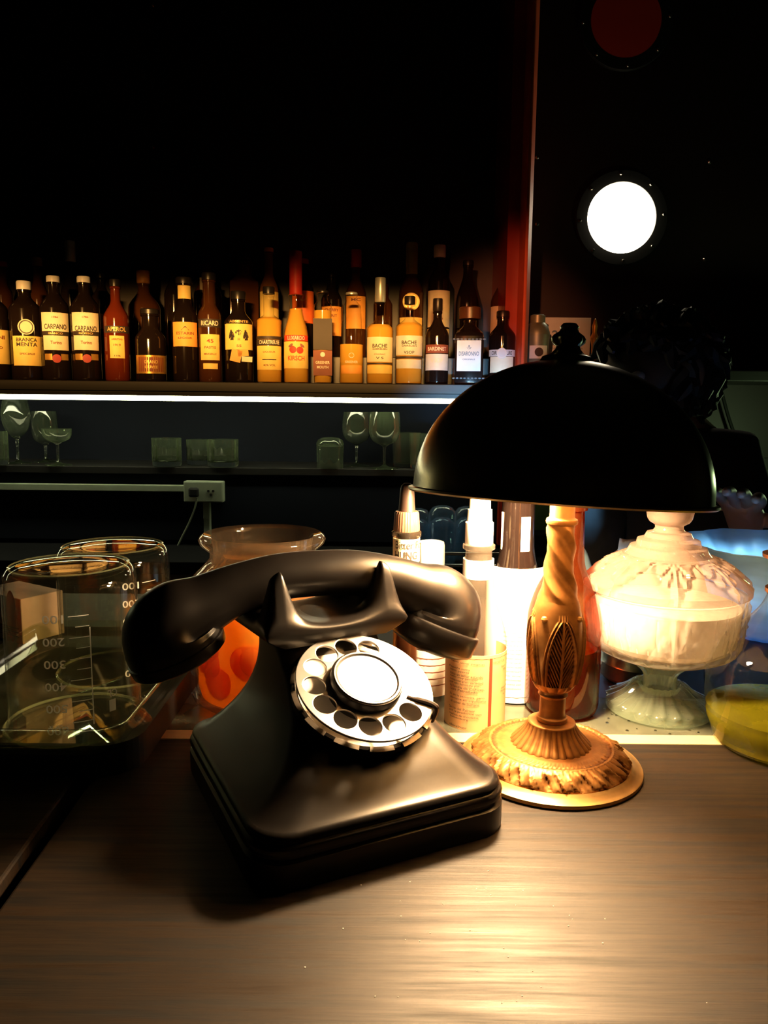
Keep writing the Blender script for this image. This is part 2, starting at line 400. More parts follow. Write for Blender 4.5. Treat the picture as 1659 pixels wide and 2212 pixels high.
def thing(name, label, cat, loc, rz=0.0, group=None):
    o = bpy.data.objects.new(name, None); COL.objects.link(o); o.empty_display_size = .02
    o.location = loc; o.rotation_euler = (0, 0, rz); o['label'] = label; o['category'] = cat
    if group: o['group'] = group
    return o
def tag(o, label, cat, group=None, kind=None):
    o['label'] = label; o['category'] = cat
    if group: o['group'] = group
    if kind: o['kind'] = kind
    return o
def struct(o):
    o['kind'] = 'structure'; return o
def face_cam(p):               # turn so that local -Y looks at the camera
    return -math.atan2(p.x - CAM.x, p.y - CAM.y)
def copy_tree(o, parent=None):
    c = o.copy(); COL.objects.link(c); c.parent = parent
    for ch in list(o.children): copy_tree(ch, c)
    return c
def spline(pts, n):
    """Catmull-Rom through tuples of any length"""
    out, P = [], [pts[0]] + list(pts) + [pts[-1]]
    for i in range(1, len(P) - 2):
        for k in range(n):
            t = k / n
            out.append(tuple(.5 * (2 * b + (c - a) * t + (2 * a - 5 * b + 4 * c - d) * t * t + (3 * b - a - 3 * c + d) * t ** 3)
                             for a, b, c, d in zip(P[i - 1], P[i], P[i + 1], P[i + 2])))
    out.append(tuple(pts[-1])); return out

_texts = {}
def text_geo(s, bold=0.0):
    """flat lettering as (verts, faces), one unit wide, centred"""
    key = (s, bold)
    if key not in _texts:
        cu = bpy.data.curves.new('t', 'FONT'); cu.body = s; cu.size = 1; cu.resolution_u = 3; cu.offset = bold
        o = bpy.data.objects.new('t', cu); COL.objects.link(o)
        bpy.context.view_layer.update()
        me = bpy.data.meshes.new_from_object(o.evaluated_get(bpy.context.evaluated_depsgraph_get()))
        V = [tuple(v.co) for v in me.vertices]; F = [tuple(p.vertices) for p in me.polygons]
        bpy.data.objects.remove(o); bpy.data.curves.remove(cu); bpy.data.meshes.remove(me)
        if V:
            x0, x1 = min(v[0] for v in V), max(v[0] for v in V); y0, y1 = min(v[1] for v in V), max(v[1] for v in V)
            V = [((v[0] - (x0 + x1) / 2) / (x1 - x0), (v[1] - (y0 + y1) / 2) / max(y1 - y0, .05)) for v in V]
        _texts[key] = (V, F)
    return _texts[key]
def text_on(mb, s, w, h, R=None, z=0.0, x=0.0, lift=.0008, bold=0.0, rot=0.0):
    """lettering w wide and h high at (x, z); on a cylinder of radius R facing -Y, or flat at y=-lift when R is None"""
    V, F = text_geo(s, bold); out = []
    for a, b in V:
        a, b = a * w, b * h
        if rot: a, b = a * math.cos(rot) - b * math.sin(rot), a * math.sin(rot) + b * math.cos(rot)
        if R is None: out.append((x + a, -lift, z + b))
        else:
            t = (x + a) / R; q = R + lift
            out.append((q * math.sin(t), -q * math.cos(t), z + b))
    mb.add(out, F); return mb
def fill_mesh(loops, extrude, bevel=0.0):
    """flat sheet bounded by loops of (x, y), holes cut out, thickened along z"""
    cu = bpy.data.curves.new('t', 'CURVE'); cu.dimensions = '2D'; cu.fill_mode = 'BOTH'; cu.extrude = extrude; cu.bevel_depth = bevel; cu.bevel_resolution = 1
    for lp in loops:
        sp = cu.splines.new('POLY'); sp.points.add(len(lp) - 1); sp.use_cyclic_u = True
        for p, q in zip(sp.points, lp): p.co = (q[0], q[1], 0, 1)
    o = bpy.data.objects.new('t', cu); COL.objects.link(o); bpy.context.view_layer.update()
    me = bpy.data.meshes.new_from_object(o.evaluated_get(bpy.context.evaluated_depsgraph_get()))
    V = [tuple(v.co) for v in me.vertices]; F = [tuple(p.vertices) for p in me.polygons]
    bpy.data.objects.remove(o); bpy.data.curves.remove(cu); bpy.data.meshes.remove(me)
    return V, F
def circle(r, n, cx=0.0, cy=0.0):
    return [(cx + r * math.cos(2 * PI * k / n), cy + r * math.sin(2 * PI * k / n)) for k in range(n)]
def rrect(a, y0, y1, r, n=8):
    """rounded rectangle, half width a, from y0 to y1, corner radius r"""
    pts = []
    for cx, cy, s in ((a - r, y1 - r, 0), (-a + r, y1 - r, 90), (-a + r, y0 + r, 180), (a - r, y0 + r, 270)):
        for k in range(n + 1):
            t = math.radians(s + 90 * k / n)
            pts.append((cx + r * math.cos(t), cy + r * math.sin(t)))
    return pts
M['press_clear'] = thin_glass('clear_bottle_glass', (.98, .96, .93), 1.5, .04, haze=.06, hcol=(.9, .75, .6))
M['paper_label'] = mat('orange_cream_label', (.90, .52, .24), .6, noise=.22, nscale=30)
M['press_foot'] = thin_glass('pressed_glass_foot', (.93, .97, .92), 1.9, .07, haze=.20, hcol=(.60, .72, .54))
M['flask_glass'] = thin_glass('flask_glass', (.97, .98, .95), 1.5, .015)
M['red_bottle'] = mat('red_bitter_bottle', (.11, .016, .005), .08, spec=.55, noise=.2, nscale=5)
M['brown_bottle'] = mat('brown_spirit_bottle', (.055, .018, .006), .08, spec=.55, noise=.25, nscale=5)
M['amber_bottle'] = mat('amber_spirit_bottle', (.20, .075, .012), .08, spec=.55, noise=.25, nscale=5)
M['glass_bead'] = mat('pale_glass_beads', (.25, .32, .38), .08, spec=.6, noise=.1)
M['cap_brown'] = mat('brown_flat_cap', (.09, .035, .018), .35, noise=.2)
M['cap_cork'] = mat('amber_cork', (.62, .26, .05), .5, noise=.25, nscale=60)
M['paper_red'] = mat('red_orange_paper', (.85, .16, .03), .6, noise=.08)
M['paper_grey_dim'] = mat('dim_grey_paper', (.30, .24, .15), .5, noise=.1)

# ================================================================== the room
WY = 2.62                      # the wall behind the shelves
def slab(name, x0, y0, z0, x1, y1, z1, m, **k):
    return struct(MB().box(x0, y0, z0, x1, y1, z1).build(name, m, smooth=False, **k))
slab('floor', -3, -2.6, -.05, 3, WY + .1, 0, 'floor')
slab('ceiling', -3, -2.6, 3.0, 3, WY + .1, 3.05, 'ceiling')
slab('wall_back', -3, WY, 0, 3, WY + .1, 3.0, 'wall')
slab('wall_left', -3.1, -2.6, 0, -3, WY + .1, 3.0, 'wall')
slab('wall_right', 3, -2.6, 0, 3.1, WY + .1, 3.0, 'wall')
slab('wall_front', -3, -2.7, 0, 3, -2.6, 3.0, 'wall')
# the upright that ends the shelf niche: a red board, a dark groove and a rounded edge
pa, pb = at_y(1126, 775, 2.22), at_y(1145, 775, 2.22)
p0, p1 = at_y(1088, 775, 2.32), at_y(1119, 775, 2.32)
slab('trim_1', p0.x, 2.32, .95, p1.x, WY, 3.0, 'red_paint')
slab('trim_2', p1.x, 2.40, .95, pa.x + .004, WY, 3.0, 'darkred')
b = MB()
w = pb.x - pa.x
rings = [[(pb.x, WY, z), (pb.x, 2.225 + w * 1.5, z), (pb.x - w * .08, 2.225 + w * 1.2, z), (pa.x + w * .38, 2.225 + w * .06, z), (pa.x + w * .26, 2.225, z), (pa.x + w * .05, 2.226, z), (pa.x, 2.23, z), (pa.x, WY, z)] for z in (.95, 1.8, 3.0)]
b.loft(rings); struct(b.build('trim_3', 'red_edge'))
# moulding low on the porthole wall, and the pale backsplash below it
m0 = at_y(1600, 1012, WY); m1 = at_y(1600, 988, WY)
slab('trim_4', pb.x, WY - .03, m0.z, 3, WY, m1.z, 'black')
slab('trim_5', pb.x, WY - .008, .95, 3, WY, m0.z, mat('olive_backsplash', (.11, .13, .06), .4, noise=.5, nscale=7))

# portholes: glass, ring, rivets
def porthole(px, py, rpx, lens, label, lit):
    c = at_y(px, py, WY); r = rpx * (WY * .99 + .05) / FPX
    t = thing('porthole_lamp', label, 'wall lamp', (c.x, WY, c.z), 0, 'round wall lamps')
    X = Matrix.Rotation(PI / 2, 4, 'X')          # local z of the lathe looks at the room (-Y)
    MB().lathe([(r * 1.02, 0), (r * 1.02, .012), (r * 1.34, .012), (r * 1.36, .006), (r * 1.36, 0)], 64, X, closed=True).build('ring', 'black', t)
    MB().lathe([(r * 1.015, .004), (r * 1.0, .012), (r * .8, .022), (r * .45, .030), (0, .033)], 64, X).build('lens', lens, t)
    for k in range(8):
        a = 2 * PI * k / 8 + .08
        MB().lathe([(.0065, .010), (.006, .014), (.004, .017), (0, .018)], 12, Matrix.Translation((r * 1.24 * math.cos(a), 0, r * 1.24 * math.sin(a))) @ X).build('rivet', 'rivet', t)
    return t
porthole(1341, 472, 69, 'porthole', 'bright white round porthole lamp ringed by rivets on the dark wall', True)
porthole(1351, 46, 69, 'red_lens', 'dim red unlit porthole lamp at the top right of the wall', False)
# single rivets holding the wall panels
rv = thing('wall_rivets', 'small steel rivets scattered over the dark wall panels', 'rivets', (0, WY, 1.0), 0)
for px, py in ((330, 12), (330, 318), (1108, 25), (1160, 340), (1160, 484), (1533, 350), (1522, 560), (1562, 780), (1548, 826)):
    c = at_y(px, py, WY)
    MB().lathe([(.007, -.001), (.007, .003), (.004, .007), (0, .008)], 12, Matrix.Translation((c.x, 0, c.z - 1.0)) @ Matrix.Rotation(PI / 2, 4, 'X')).build('rivet', 'rivet', rv)

# ================================================================== back bar
SZ = at_y(760, 828, 2.25).z     # upper shelf top
SB = at_y(400, 846, 2.25).z     # its underside
LZ = at_y(760, 1013, 2.34).z    # lower shelf top
XR = pa.x - .002
sh = MB().box(-2.2, 2.25, SB, XR, WY - .001, SZ).build('bottle_shelf', 'shelf', smooth=False, bevel=.002)
tag(sh, 'dark stained upper shelf carrying the two rows of bottles', 'shelf')
RZ = SZ + .085                  # the step the rear row stands on
rs = MB().box(-2.2, 2.42, SZ, XR, WY - .001, RZ).build('bottle_riser', 'shelf', smooth=False, bevel=.002)
tag(rs, 'dark step at the back of the bottle shelf under the rear row', 'riser')
lz0, lz1 = at_y(400, 866, 2.26).z, at_y(400, 855.5, 2.26).z
t = thing('led_strip', 'glowing white strip light under the front edge of the bottle shelf', 'strip light', (0, 2.26, SB), 0)
MB().box(-2.2, .004, lz0 - SB, XR, .022, lz1 - SB).build('light_tube', 'led', t, smooth=False)
MB().box(-2.2, .004, lz1 - SB + .0005, XR, .034, 0).build('channel', 'aluminium', t, smooth=False)
MB().box(-2.2, -.004, lz1 - SB, XR, .0035, 0).build('top_lip', 'shelf', t, smooth=False)
ls = MB().box(-2.2, 2.34, LZ - .022, XR, WY - .001, LZ).build('glass_shelf', 'shelf', smooth=False, bevel=.0015)
tag(ls, 'dark lower shelf carrying the drinking glasses', 'shelf')
slab('trim_6', -2.2, WY - .012, LZ, XR, WY, SB, 'wall_navy')
slab('trim_7', -2.2, 2.352, .95, XR, 2.37, LZ - .022, 'wall_navy')
cab = thing('back_bar_cabinet', 'dark low cabinet along the wall under the glass shelf', 'cabinet', (0, 2.4, 0), 0)
MB().box(-2.2, -.28, .0, 2.9, .20, .90).build('body', 'bar_front', cab, smooth=False)
MB().box(-2.2, -.31, .90, 2.9, .20, .935).build('worktop', 'soot', cab, smooth=False, bevel=.003)
for k in range(8):
    MB().box(-2.1 + k * .6, -.295, .08, -1.54 + k * .6, -.28, .86).build('door', 'bar_front', cab, smooth=False, bevel=.004)
# socket, conduit and cord on the wall
CYW = 2.352
q0, q1 = at_y(402, 1037, CYW), at_y(487, 1083, CYW)
t = thing('wall_socket', 'pale double wall socket box under the glass shelf', 'socket', ((q0.x + q1.x) / 2, CYW, (q0.z + q1.z) / 2))
hw, hh = (q1.x - q0.x) / 2, (q0.z - q1.z) / 2
MB().box(-hw, -.035, -hh, hw, 0, hh).build('box', 'white_plastic', t, smooth=False, bevel=.004)
MB().box(-hw * .70, -.052, -hh * .45, -hw * .18, -.0352, hh * .45).build('plug', 'black', t, smooth=False, bevel=.006)
for dx, dz in ((.12, .1), (.36, .1), (.24, -.25)):
    MB().lathe([(.004, 0), (.004, .002), (0, .002)], 10, Matrix.Translation((hw * (dx + .15), -.035, hh * dz)) @ Matrix.Rotation(PI / 2, 4, 'X')).build('socket_hole', 'black', t)
c0, c1 = at_y(200, 1045, CYW), at_y(200, 1059, CYW)
tag(MB().box(-2.2, CYW - .022, c1.z, q0.x, CYW, c0.z).build('cable_conduit', 'white_plastic', smooth=False, bevel=.002), 'pale horizontal cable conduit running to the wall socket', 'conduit')
c2, c3 = at_y(442, 1083, CYW), at_y(456, 1083, CYW)
tag(MB().box(c2.x, CYW - .022, .94, c3.x, CYW, q1.z).build('cable_conduit', 'white_plastic', smooth=False, bevel=.002), 'pale vertical cable conduit dropping below the wall socket', 'conduit')
e = [at_y(426, 1075, CYW - .04), at_y(420, 1100, CYW - .03), at_y(408, 1130, CYW - .02), at_y(392, 1162, CYW - .015), at_y(375, 1200, CYW - .01)]
tag(MB().tube(spline([tuple(p) for p in e], 6), .0028, 8).build('power_cord', 'white_plastic'), 'thin pale cord hanging from the plug in the wall socket', 'cord')
e = [at_y(1556, 835, WY - .03), at_y(1575, 905, WY - .03), at_y(1604, 985, WY - .034), at_y(1620, 1020, WY - .03), at_y(1636, 1050, WY - .03), at_y(1650, 1150, WY - .03)]
tag(MB().tube(spline([tuple(p) for p in e], 6), .006, 8).build('power_cord', 'black'), 'black cord slanting down the wall right of the lampshade', 'cord')

# ================================================================== the bar
SA, SBm = at_z(205, 1675), at_z(0, 1960)
LA, LB = at_z(100, 1765), at_z(0, 1905)
YS0, YS1 = at_z(1450, 1607).y, at_z(1450, 1588).y
YL = at_z(1450, 1508).y
def line_x(a, b, y): return a.x + (b.x - a.x) * (y - a.y) / (b.y - a.y)
def prism(poly, z0, z1):
    return MB().loft([[(x, y, z0) for x, y in poly], [(x, y, z1) for x, y in poly]])
bar = thing('bar_counter', 'worn dark wooden bar top carrying the telephone and lamp', 'bar counter', (0, 0, T))
prism([(line_x(SA, SBm, -.12), -.12), (1.5, -.12), (1.5, YS0), (line_x(SA, SBm, YS0), YS0)], -.045, 0).build('top_plank', 'wood', bar, smooth=False, bevel=.0018)
MB().box(line_x(SA, SBm, YS0), YS0, -.045, 1.5, YS1, .0002).build('edge_strip', 'strip', bar, smooth=False, bevel=.0005, label='pale brass edging strip')
MB().box(line_x(SA, SBm, YS0), YS1, -.045, 1.5, YL, 0).build('drip_ledge', 'ledge', bar, smooth=False, bevel=.001, label='wet greenish steel ledge')
MB().box(line_x(SA, SBm, YS0), .12, -T, 1.5, YL - .04, -.046).build('bar_front', 'bar_front', bar, smooth=False)
fl = thing('bar_flap', 'dark wooden bar flap left of the gap in the bar top', 'bar flap', (0, 0, T))
prism([(-1.5, -.12), (line_x(LA, LB, -.12), -.12), (line_x(LA, LB, YL), YL), (-1.5, YL)], -.045, 0).build('top_plank', 'wood', fl, smooth=False, bevel=.0018)
b = MB()
for k in range(60):
    px, py = rnd.uniform(1240, 1560), rnd.uniform(1520, 1586)
    c = at_z(px, py); r = rnd.uniform(.0006, .0015)
    b.lathe([(r, 0), (r * .9, r * .3), (r * .5, r * .6), (0, r * .7)], 8, Matrix.Translation(c))
o = b.build('water_droplets', 'water'); tag(o, 'clear water droplets on the steel ledge around the candy dish', 'water droplets', kind='stuff')
b = MB()
for k in range(36):
    px, py = rnd.gauss(1060, 170), rnd.uniform(1880, 2180)
    c = at_z(px, py); r = rnd.uniform(.0002, .0005)
    b.lathe([(r, 0), (r, r * .5), (0, r)], 5, Matrix.Translation(c))
o = b.build('table_crumbs', 'cap_white'); tag(o, 'tiny pale crumbs scattered on the bar top in front', 'crumbs', kind='stuff')

# ================================================================== telephone
PH_A = math.radians(31)
PH = Vector((-.030, .523, T))
ph = thing('rotary_telephone', 'old black bakelite rotary dial telephone at the centre of the bar', 'telephone', PH, PH_A)
def sect(a, y0, y1, r, z):      # the plinth reaches further forward and a little to the left of the neck
    k = max(0, min(1, (.085 - z) / .050)) ** 1.3
    c_, s_ = math.cos(.085 * k), math.sin(.085 * k)
    return [(x * c_ + y * s_ - .005 * k, y * c_ - x * s_, z) for x, y in rrect(a, y0 - .010 * k, y1, r)]
b = MB()
b.loft([sect(.0870, -.0895, .0895, .024, .0), sect(.0875, -.090, .090, .024, .002), sect(.0875, -.090, .090, .024, .017),
        sect(.0850, -.0875, .0875, .023, .0185), sect(.0850, -.0875, .0875, .023, .0205), sect(.0872, -.0897, .0897, .024, .022),
        sect(.0875, -.090, .090, .024, .025), sect(.0868, -.0893, .0893, .024, .0268), sect(.0848, -.0873, .0873, .023, .0278), sect(.0848, -.0873, .0873, .023, .0290),
        sect(.0858, -.0883, .0883, .023, .0302), sect(.0850, -.0875, .0875, .023, .0325), sect(.082, -.085, .085, .022, .034)])
b.build('base', 'bakelite', ph, sharp=50)
b = MB()
prof = [(.034, .0820, -.085, .085, .022), (.0355, .079, -.082, .083, .022), (.040, .0725, -.0765, .080, .021), (.047, .0645, -.0690, .077, .020), (.057, .0555, -.0570, .073, .019),
        (.070, .0475, -.0400, .069, .018), (.084, .0425, -.0190, .066, .017), (.097, .0405, -.002, .064, .016), (.107, .0405, .008, .064, .016), (.113, .0420, .012, .066, .016), (.118, .0455, .012, .070, .016), (.122, .047, .012, .072, .016)]
prof = spline(prof, 5)
b.loft([sect(p[1], p[2], p[3], p[4], p[0]) for p in prof])
b.build('body', 'bakelite', ph, sharp=60)
# cradle: one saddle with four prongs
def cradle_top(x, y):
    ax = abs(x)
    tr = .1235 + .011 * min(1, (ax / .040)) ** 2.2
    yy = (y - .038) / .040
    tr -= .002 * (1 - yy * yy)
    side = 1 / (1 + math.exp(-(abs(y - .038) - .0190) / .0016))
    edge = 1 / (1 + math.exp((abs(y - .038) - .0325) / .0016))
    if ax < .0435: hx = min(1, 1.18 * math.exp(-((.0435 - ax) / .0098) ** 2))
    else: hx = min(1, 1.18 * math.exp(-((ax - .0435) / .0075) ** 2))
    h = tr + .031 * side * edge * hx ** .8
    e = max(0, 1 - (ax / .0565) ** 7) ** .5 * max(0, 1 - (abs(y - .038) / .0395) ** 9) ** .5
    return .1185 + (h - .1185) * e
nx, ny = 96, 60
V, F = [], []
for i in range(nx + 1):
    x = -.056 + .112 * i / nx
    for j in range(ny + 1):
        y = -.001 + .078 * j / ny
        V.append((x, y, cradle_top(x, y)))
for i in range(nx):
    for j in range(ny):
        a = i * (ny + 1) + j; F.append((a, a + ny + 1, a + ny + 2, a + 1))
per = [i * (ny + 1) for i in range(nx + 1)] + [nx * (ny + 1) + j for j in range(1, ny + 1)] + [i * (ny + 1) + ny for i in range(nx - 1, -1, -1)] + [j for j in range(ny - 1, 0, -1)]
o = len(V)
n = len(per); prev = per
for fx, fy, zz in ((.97, .98, .1165), (.86, .93, .1125), (.72, .88, .1085)):
    o = len(V)
    for i in per: V.append((V[i][0] * fx, .038 + (V[i][1] - .038) * fy, zz))
    for k in range(n):
        k2 = (k + 1) % n; F.append((prev[k], o + k, o + k2, prev[k2]))
    prev = list(range(o, o + n))
F.append(tuple(prev))
MB().add(V, F).build('cradle', 'bakelite', ph, sharp=80)

# dial
DC = Vector((0, -.036, .089)); DT = math.radians(62)
ZN = Vector((0, -math.cos(DT), math.sin(DT))); DX = Vector((1, 0, 0)); DY = ZN.cross(DX)
DM = Matrix(((DX.x, DY.x, ZN.x, DC.x), (DX.y, DY.y, ZN.y, DC.y), (DX.z, DY.z, ZN.z, DC.z), (0, 0, 0, 1)))
DR = .0468
dial = MB().lathe([(0, -.030), (.040, -.030), (.0455, -.022), (.0475, -.0125), (.0480, -.0085), (.0478, -.0070), (.0462, -.0064), (.0455, -.0072), (.0450, -.0085), (0, -.0085)], 72, DM).build('dial', 'bakelite', ph)
MB().lathe([(.0165, -.0084), (.0445, -.0084), (.0445, -.0076), (.0165, -.0076)], 72, DM, closed=True).build('number_plate', 'dial_plate', dial)
b = MB()
for k in range(13):            # pierced rim under the finger wheel
    a0 = 2 * PI * k / 13; a1 = a0 + 2 * PI / 13 * .70
    rr = []
    for i in range(7):
        a = a0 + (a1 - a0) * i / 6
        rr.append([(q * math.cos(a), q * math.sin(a), z) for q, z in ((.0462, -.0064), (.0492, -.0072), (.0494, -.0062), (.0464, -.0054))])
    MB().loft(rr, X=DM).build('rim_tab', 'nickel_dark', dial)
HOLE = [math.radians(60 + 27.0 * k) for k in range(10)]
hr = .0353
V, F = fill_mesh([circle(DR, 120)] + [circle(.0081, 36, hr * math.cos(a), hr * math.sin(a)) for a in HOLE] + [circle(.0242, 72)], .0005, .0004)
MB().add(V, F, DM).build('finger_wheel', 'wheel', dial, sharp=40)
MB().lathe([(.0246, -.0076), (.0246, .0060), (.0240, .0070), (.0215, .0076), (.0205, .0070), (.0205, .0060), (0, .0060)], 72, DM).build('hub', 'bakelite', dial)
MB().lathe([(.0212, .0066), (.0218, .0078), (.0228, .0078), (.0236, .0070)], 72, DM).build('hub_ring', 'wheel', dial)
MB().lathe([(.0211, .0060), (.0211, .0068), (0, .0070)], 64, DM).build('dial_card', 'card', dial, label='plain white dial card')
fs = math.radians(-38)
ux, uy = math.cos(fs), math.sin(fs)
pts = [(.0500 * ux, .0500 * uy, -.012), (.0502 * ux, .0502 * uy, -.002), (.0480 * ux, .0480 * uy, .0018), (.042 * ux + .001, .042 * uy, .0022), (.034 * ux + .0005, .034 * uy, .0018), (.0300 * ux - .0005, .030 * uy + .001, .0012)]
MB().tube(spline(pts, 5), [.0022] * 10 + [.0018] * 10 + [.0012] * 6, 8, DM).build('finger_stop', 'rubber', dial)

# handset
HS_A = math.radians(23) - PH_A
hx = Matrix.Translation((0, .038, .1508)) @ Matrix.Rotation(HS_A, 4, 'Z') @ Matrix.Rotation(math.radians(1.0), 4, 'Y')
ctl = [(-.1015, -.0460, .0332), (-.1040, -.0400, .0330), (-.1050, -.0330, .0310), (-.0985, -.0245, .0265), (-.0830, -.0180, .0215), (-.060, -.0085, .0180), (-.030, -.0014, .0164), (0, .0, .0160)]
ctl = ctl + [(-s, h, r) for s, h, r in ctl[-2::-1]]
cv = spline(ctl, 6)
b = MB(); rings = []
for i, (s, h, r) in enumerate(cv):
    a, c = cv[max(i - 1, 0)], cv[min(i + 1, len(cv) - 1)]
    t = Vector((c[0] - a[0], c[1] - a[1])).normalized(); nrm = Vector((-t.y, t.x))
    grip = max(0, 1 - abs(s) / .09)
    rings.append([(s + nrm.x * r * math.sin(2 * PI * k / 32) * (1 + .06 * grip), r * math.cos(2 * PI * k / 32) * (1 + .12 * grip), h + nrm.y * r * math.sin(2 * PI * k / 32) * (1 + .06 * grip)) for k in range(32)])
b.loft(rings, True, hx)
hs = b.build('handset', 'bakelite', ph, sharp=60)
for sx, nm in ((-1, 'earpiece'), (1, 'mouthpiece')):
    s0, h0, r0 = ctl[0]; s1, h1, r1 = ctl[1]
    d = Vector((s0 - s1, h0 - h1)).normalized()
    ang = math.atan2(d.x, -d.y)
    X = hx @ Matrix.Translation((sx * -s0 if sx > 0 else s0, 0, h0)) @ Matrix.Rotation((-ang if sx > 0 else ang) * -1, 4, 'Y') @ Matrix.Rotation(PI, 4, 'X')
    cp = [(.0325, -.001), (.0344, .0000), (.0346, .0012), (.0338, .0075), (.0315, .0092), (.020, .0105), (0, .0110)] if sx < 0 else [(.0325, -.001), (.0356, .0000), (.0362, .0014), (.0356, .0150), (.0340, .0172), (.028, .0200), (.016, .0232), (0, .0242)]
    MB().lathe(cp, 56, X).build(nm, 'bakelite', hs)

# ================================================================== table lamp
LP = Vector((.1300, .562, T))
lamp = thing('table_lamp', 'ornate gold table lamp with a dark dome shade beside the telephone', 'table lamp', LP, 0)
LT = Matrix.Rotation(math.radians(.5), 4, 'Y')
NS = 216
def stack(prof, n):
    return spline(prof, n)
def leaf_tier(a, r, z):
    v = (z - .0075) / .0105
    if v < 0 or v > 1: return r
    u = (a * 14 / PI) % 2 - 1
    lf = max(0, 1 - abs(u) * 1.25) ** .6
    s = math.sin(a * 47 + 5 * v) * .0007 * math.sin(PI * v)
    return r + (.0044 * lf - .0028) * math.sin(PI * min(1, v * 1.15 + .02)) + 1.6 * s + .0009 * math.sin(a * 83 + 11 * v)
MB().lathe([(0, 0), (.0672, 0), (.0690, .0008), (.0694, .0022), (.0690, .0036), (.0676, .0042), (.0655, .0046), (.0625, .0062), (.0605, .0078), (.0600, .0070), (.0570, .0066), (0, .0066)], 96, LT).build('base_ring', 'bronze_bright', lamp)
pr = stack([(.0590, .0062), (.0592, .0080), (.0580, .0105), (.0545, .0140), (.0500, .0168), (.0470, .0182)], 7)
MB().lathe(pr + [(.0455, .0184), (.0448, .0174), (.0425, .0170), (.0410, .0178), (.0385, .0176), (.036, .0186), (.033, .0184), (.026, .0190), (0, .0190)], NS, LT, rf=leaf_tier).build('leaf_collar', 'bronze', lamp, sharp=60)
def flute(a, r, z):
    v = (z - .018) / .017
    if v < 0 or v > 1.0: return r
    q = abs(math.cos(a * 15))
    return r * (1 - .055 * (1 - q) * min(1, 4 * (1 - v)) ** .5)
pr = stack([(.0312, .0178), (.0300, .0200), (.0255, .0245), (.0215, .0290), (.0190, .0330), (.0182, .0352)], 6)
MB().lathe(pr + [(.0180, .0358), (.0165, .0362), (.0118, .0364), (.010, .036)], NS, LT, rf=flute).build('fluted_foot', 'bronze', lamp, sharp=60)
MB().lathe(stack([(.0108, .0360), (.0116, .0375), (.0116, .0395), (.0104, .0405), (.0098, .0430), (.0097, .0540), (.0100, .0560), (.0112, .0575), (.0104, .0595), (.0106, .0630)], 4), 48, LT).build('stem', 'bronze', lamp)
Z0, Z1 = .0615, .1235
def knot(a, r, z):
    v = (z - Z0) / (Z1 - Z0)
    if v < 0 or v > 1: return r
    s6 = PI / 2; u = ((a + 3 * PI / 4 - .05) % s6) / s6 * 2 - 1
    d = 0.0
    # leaf panel with midrib and herring-bone veins inside a pointed arch
    wl = .68 * max(0, 1 - max(0, v - .12) ** 2.4 / .60) ** .75 if v < .92 else 0
    if v > .10:
        au = abs(u)
        if au < wl:
            d -= .0013
            if au < .055: d += .0022
            else: d += .00095 * math.sin(2 * PI * (v * 13 - au * 6.5))
        e = au - wl
        if 0 <= e < .12: d += .0020 * math.sin(PI * e / .12)
        e -= .16
        if 0 <= e < .10: d += .0014 * math.sin(PI * e / .10)
    if v < .16:
        u2 = ((a * 12 / PI) % 2) - 1
        d += .0012 * max(0, 1 - u2 * u2 - (v / .16) ** 2)
    return r + d * min(1, 8 * (1 - v))
pr = stack([(.0112, .0615), (.0145, .0650), (.0178, .0730), (.0198, .0840), (.0206, .0950), (.0200, .1070), (.0184, .1180), (.0166, .1270), (.0150, .1320)], 14)
MB().lathe(pr, 300, LT, rf=knot).build('leaf_knop', 'bronze', lamp, sharp=70)
for k in range(4):
    a = -PI / 4 + .05 + PI / 2 * k; q = .0186
    MB().lathe([(0, -.0024), (.0017, -.0017), (.0024, 0), (.0017, .0017), (0, .0024)], 12, LT @ Matrix.Translation((q * math.cos(a), q * math.sin(a), .1195))).build('bead', 'bronze_bright', lamp)
def twist(a, r, z):
    t = ((a + z * 75) * 3 / (2 * PI)) % 1
    k = min(1, max(0, (z - .128) / .008)) * min(1, max(0, (.189 - z) / .004))
    return r + k * (.0022 * (abs(2 * t - 1) ** 1.6) - .0010 + .0006 * max(0, 1 - abs(t - .5) * 6))
pr = stack([(.0153, .1310), (.0138, .1370), (.0120, .1450), (.0109, .1540), (.0104, .1650), (.0101, .1780), (.0100, .1885)], 12)
MB().lathe(pr, 120, LT, rf=twist).build('twisted_neck', 'bronze', lamp, sharp=70)
MB().lathe([(.0100, .1880), (.0113, .1888), (.0117, .1905), (.0113, .1922), (.0098, .1930), (.0092, .194), (.0090, .214), (.0075, .216), (0, .216)], 40, LT).build('socket', 'bronze', lamp)
# bulb and shade
BX = LT @ Matrix.Translation((-.030, .018, -.008))
MB().lathe([(.0070, .2150), (.0072, .2200), (.0105, .2240), (.0160, .2280), (.0200, .2340), (.0212, .2400), (.0195, .2475), (.0140, .2535), (.0070, .2565), (0, .2572)], 32, BX).build('bulb', 'bulb', lamp)
SHC = Vector((-.002, 0, .2125))
SX = Matrix.Translation(SHC) @ Matrix.Rotation(math.radians(2.9), 4, 'Y') @ Matrix.Rotation(math.radians(-3.8), 4, 'X')
R, H = .1068, .0955
n = 26
outer = [(R * math.cos(PI / 2 * k / n), H * math.sin(PI / 2 * k / n)) for k in range(n)]
outer = [(R + .0005, -.004)] + outer
sh = MB().lathe(outer + [(.010, H - .0002)], 96, SX).build('shade', 'shade_out', lamp)
inner = [(max(.010, (R - .0018) * math.cos(PI / 2 * k / n)), (H - .0018) * math.sin(PI / 2 * k / n)) for k in range(n)]
MB().lathe([(R - .0012, -.004)] + inner + [(0, H - .002)], 96, SX).build('shade_lining', 'shade_in', sh)
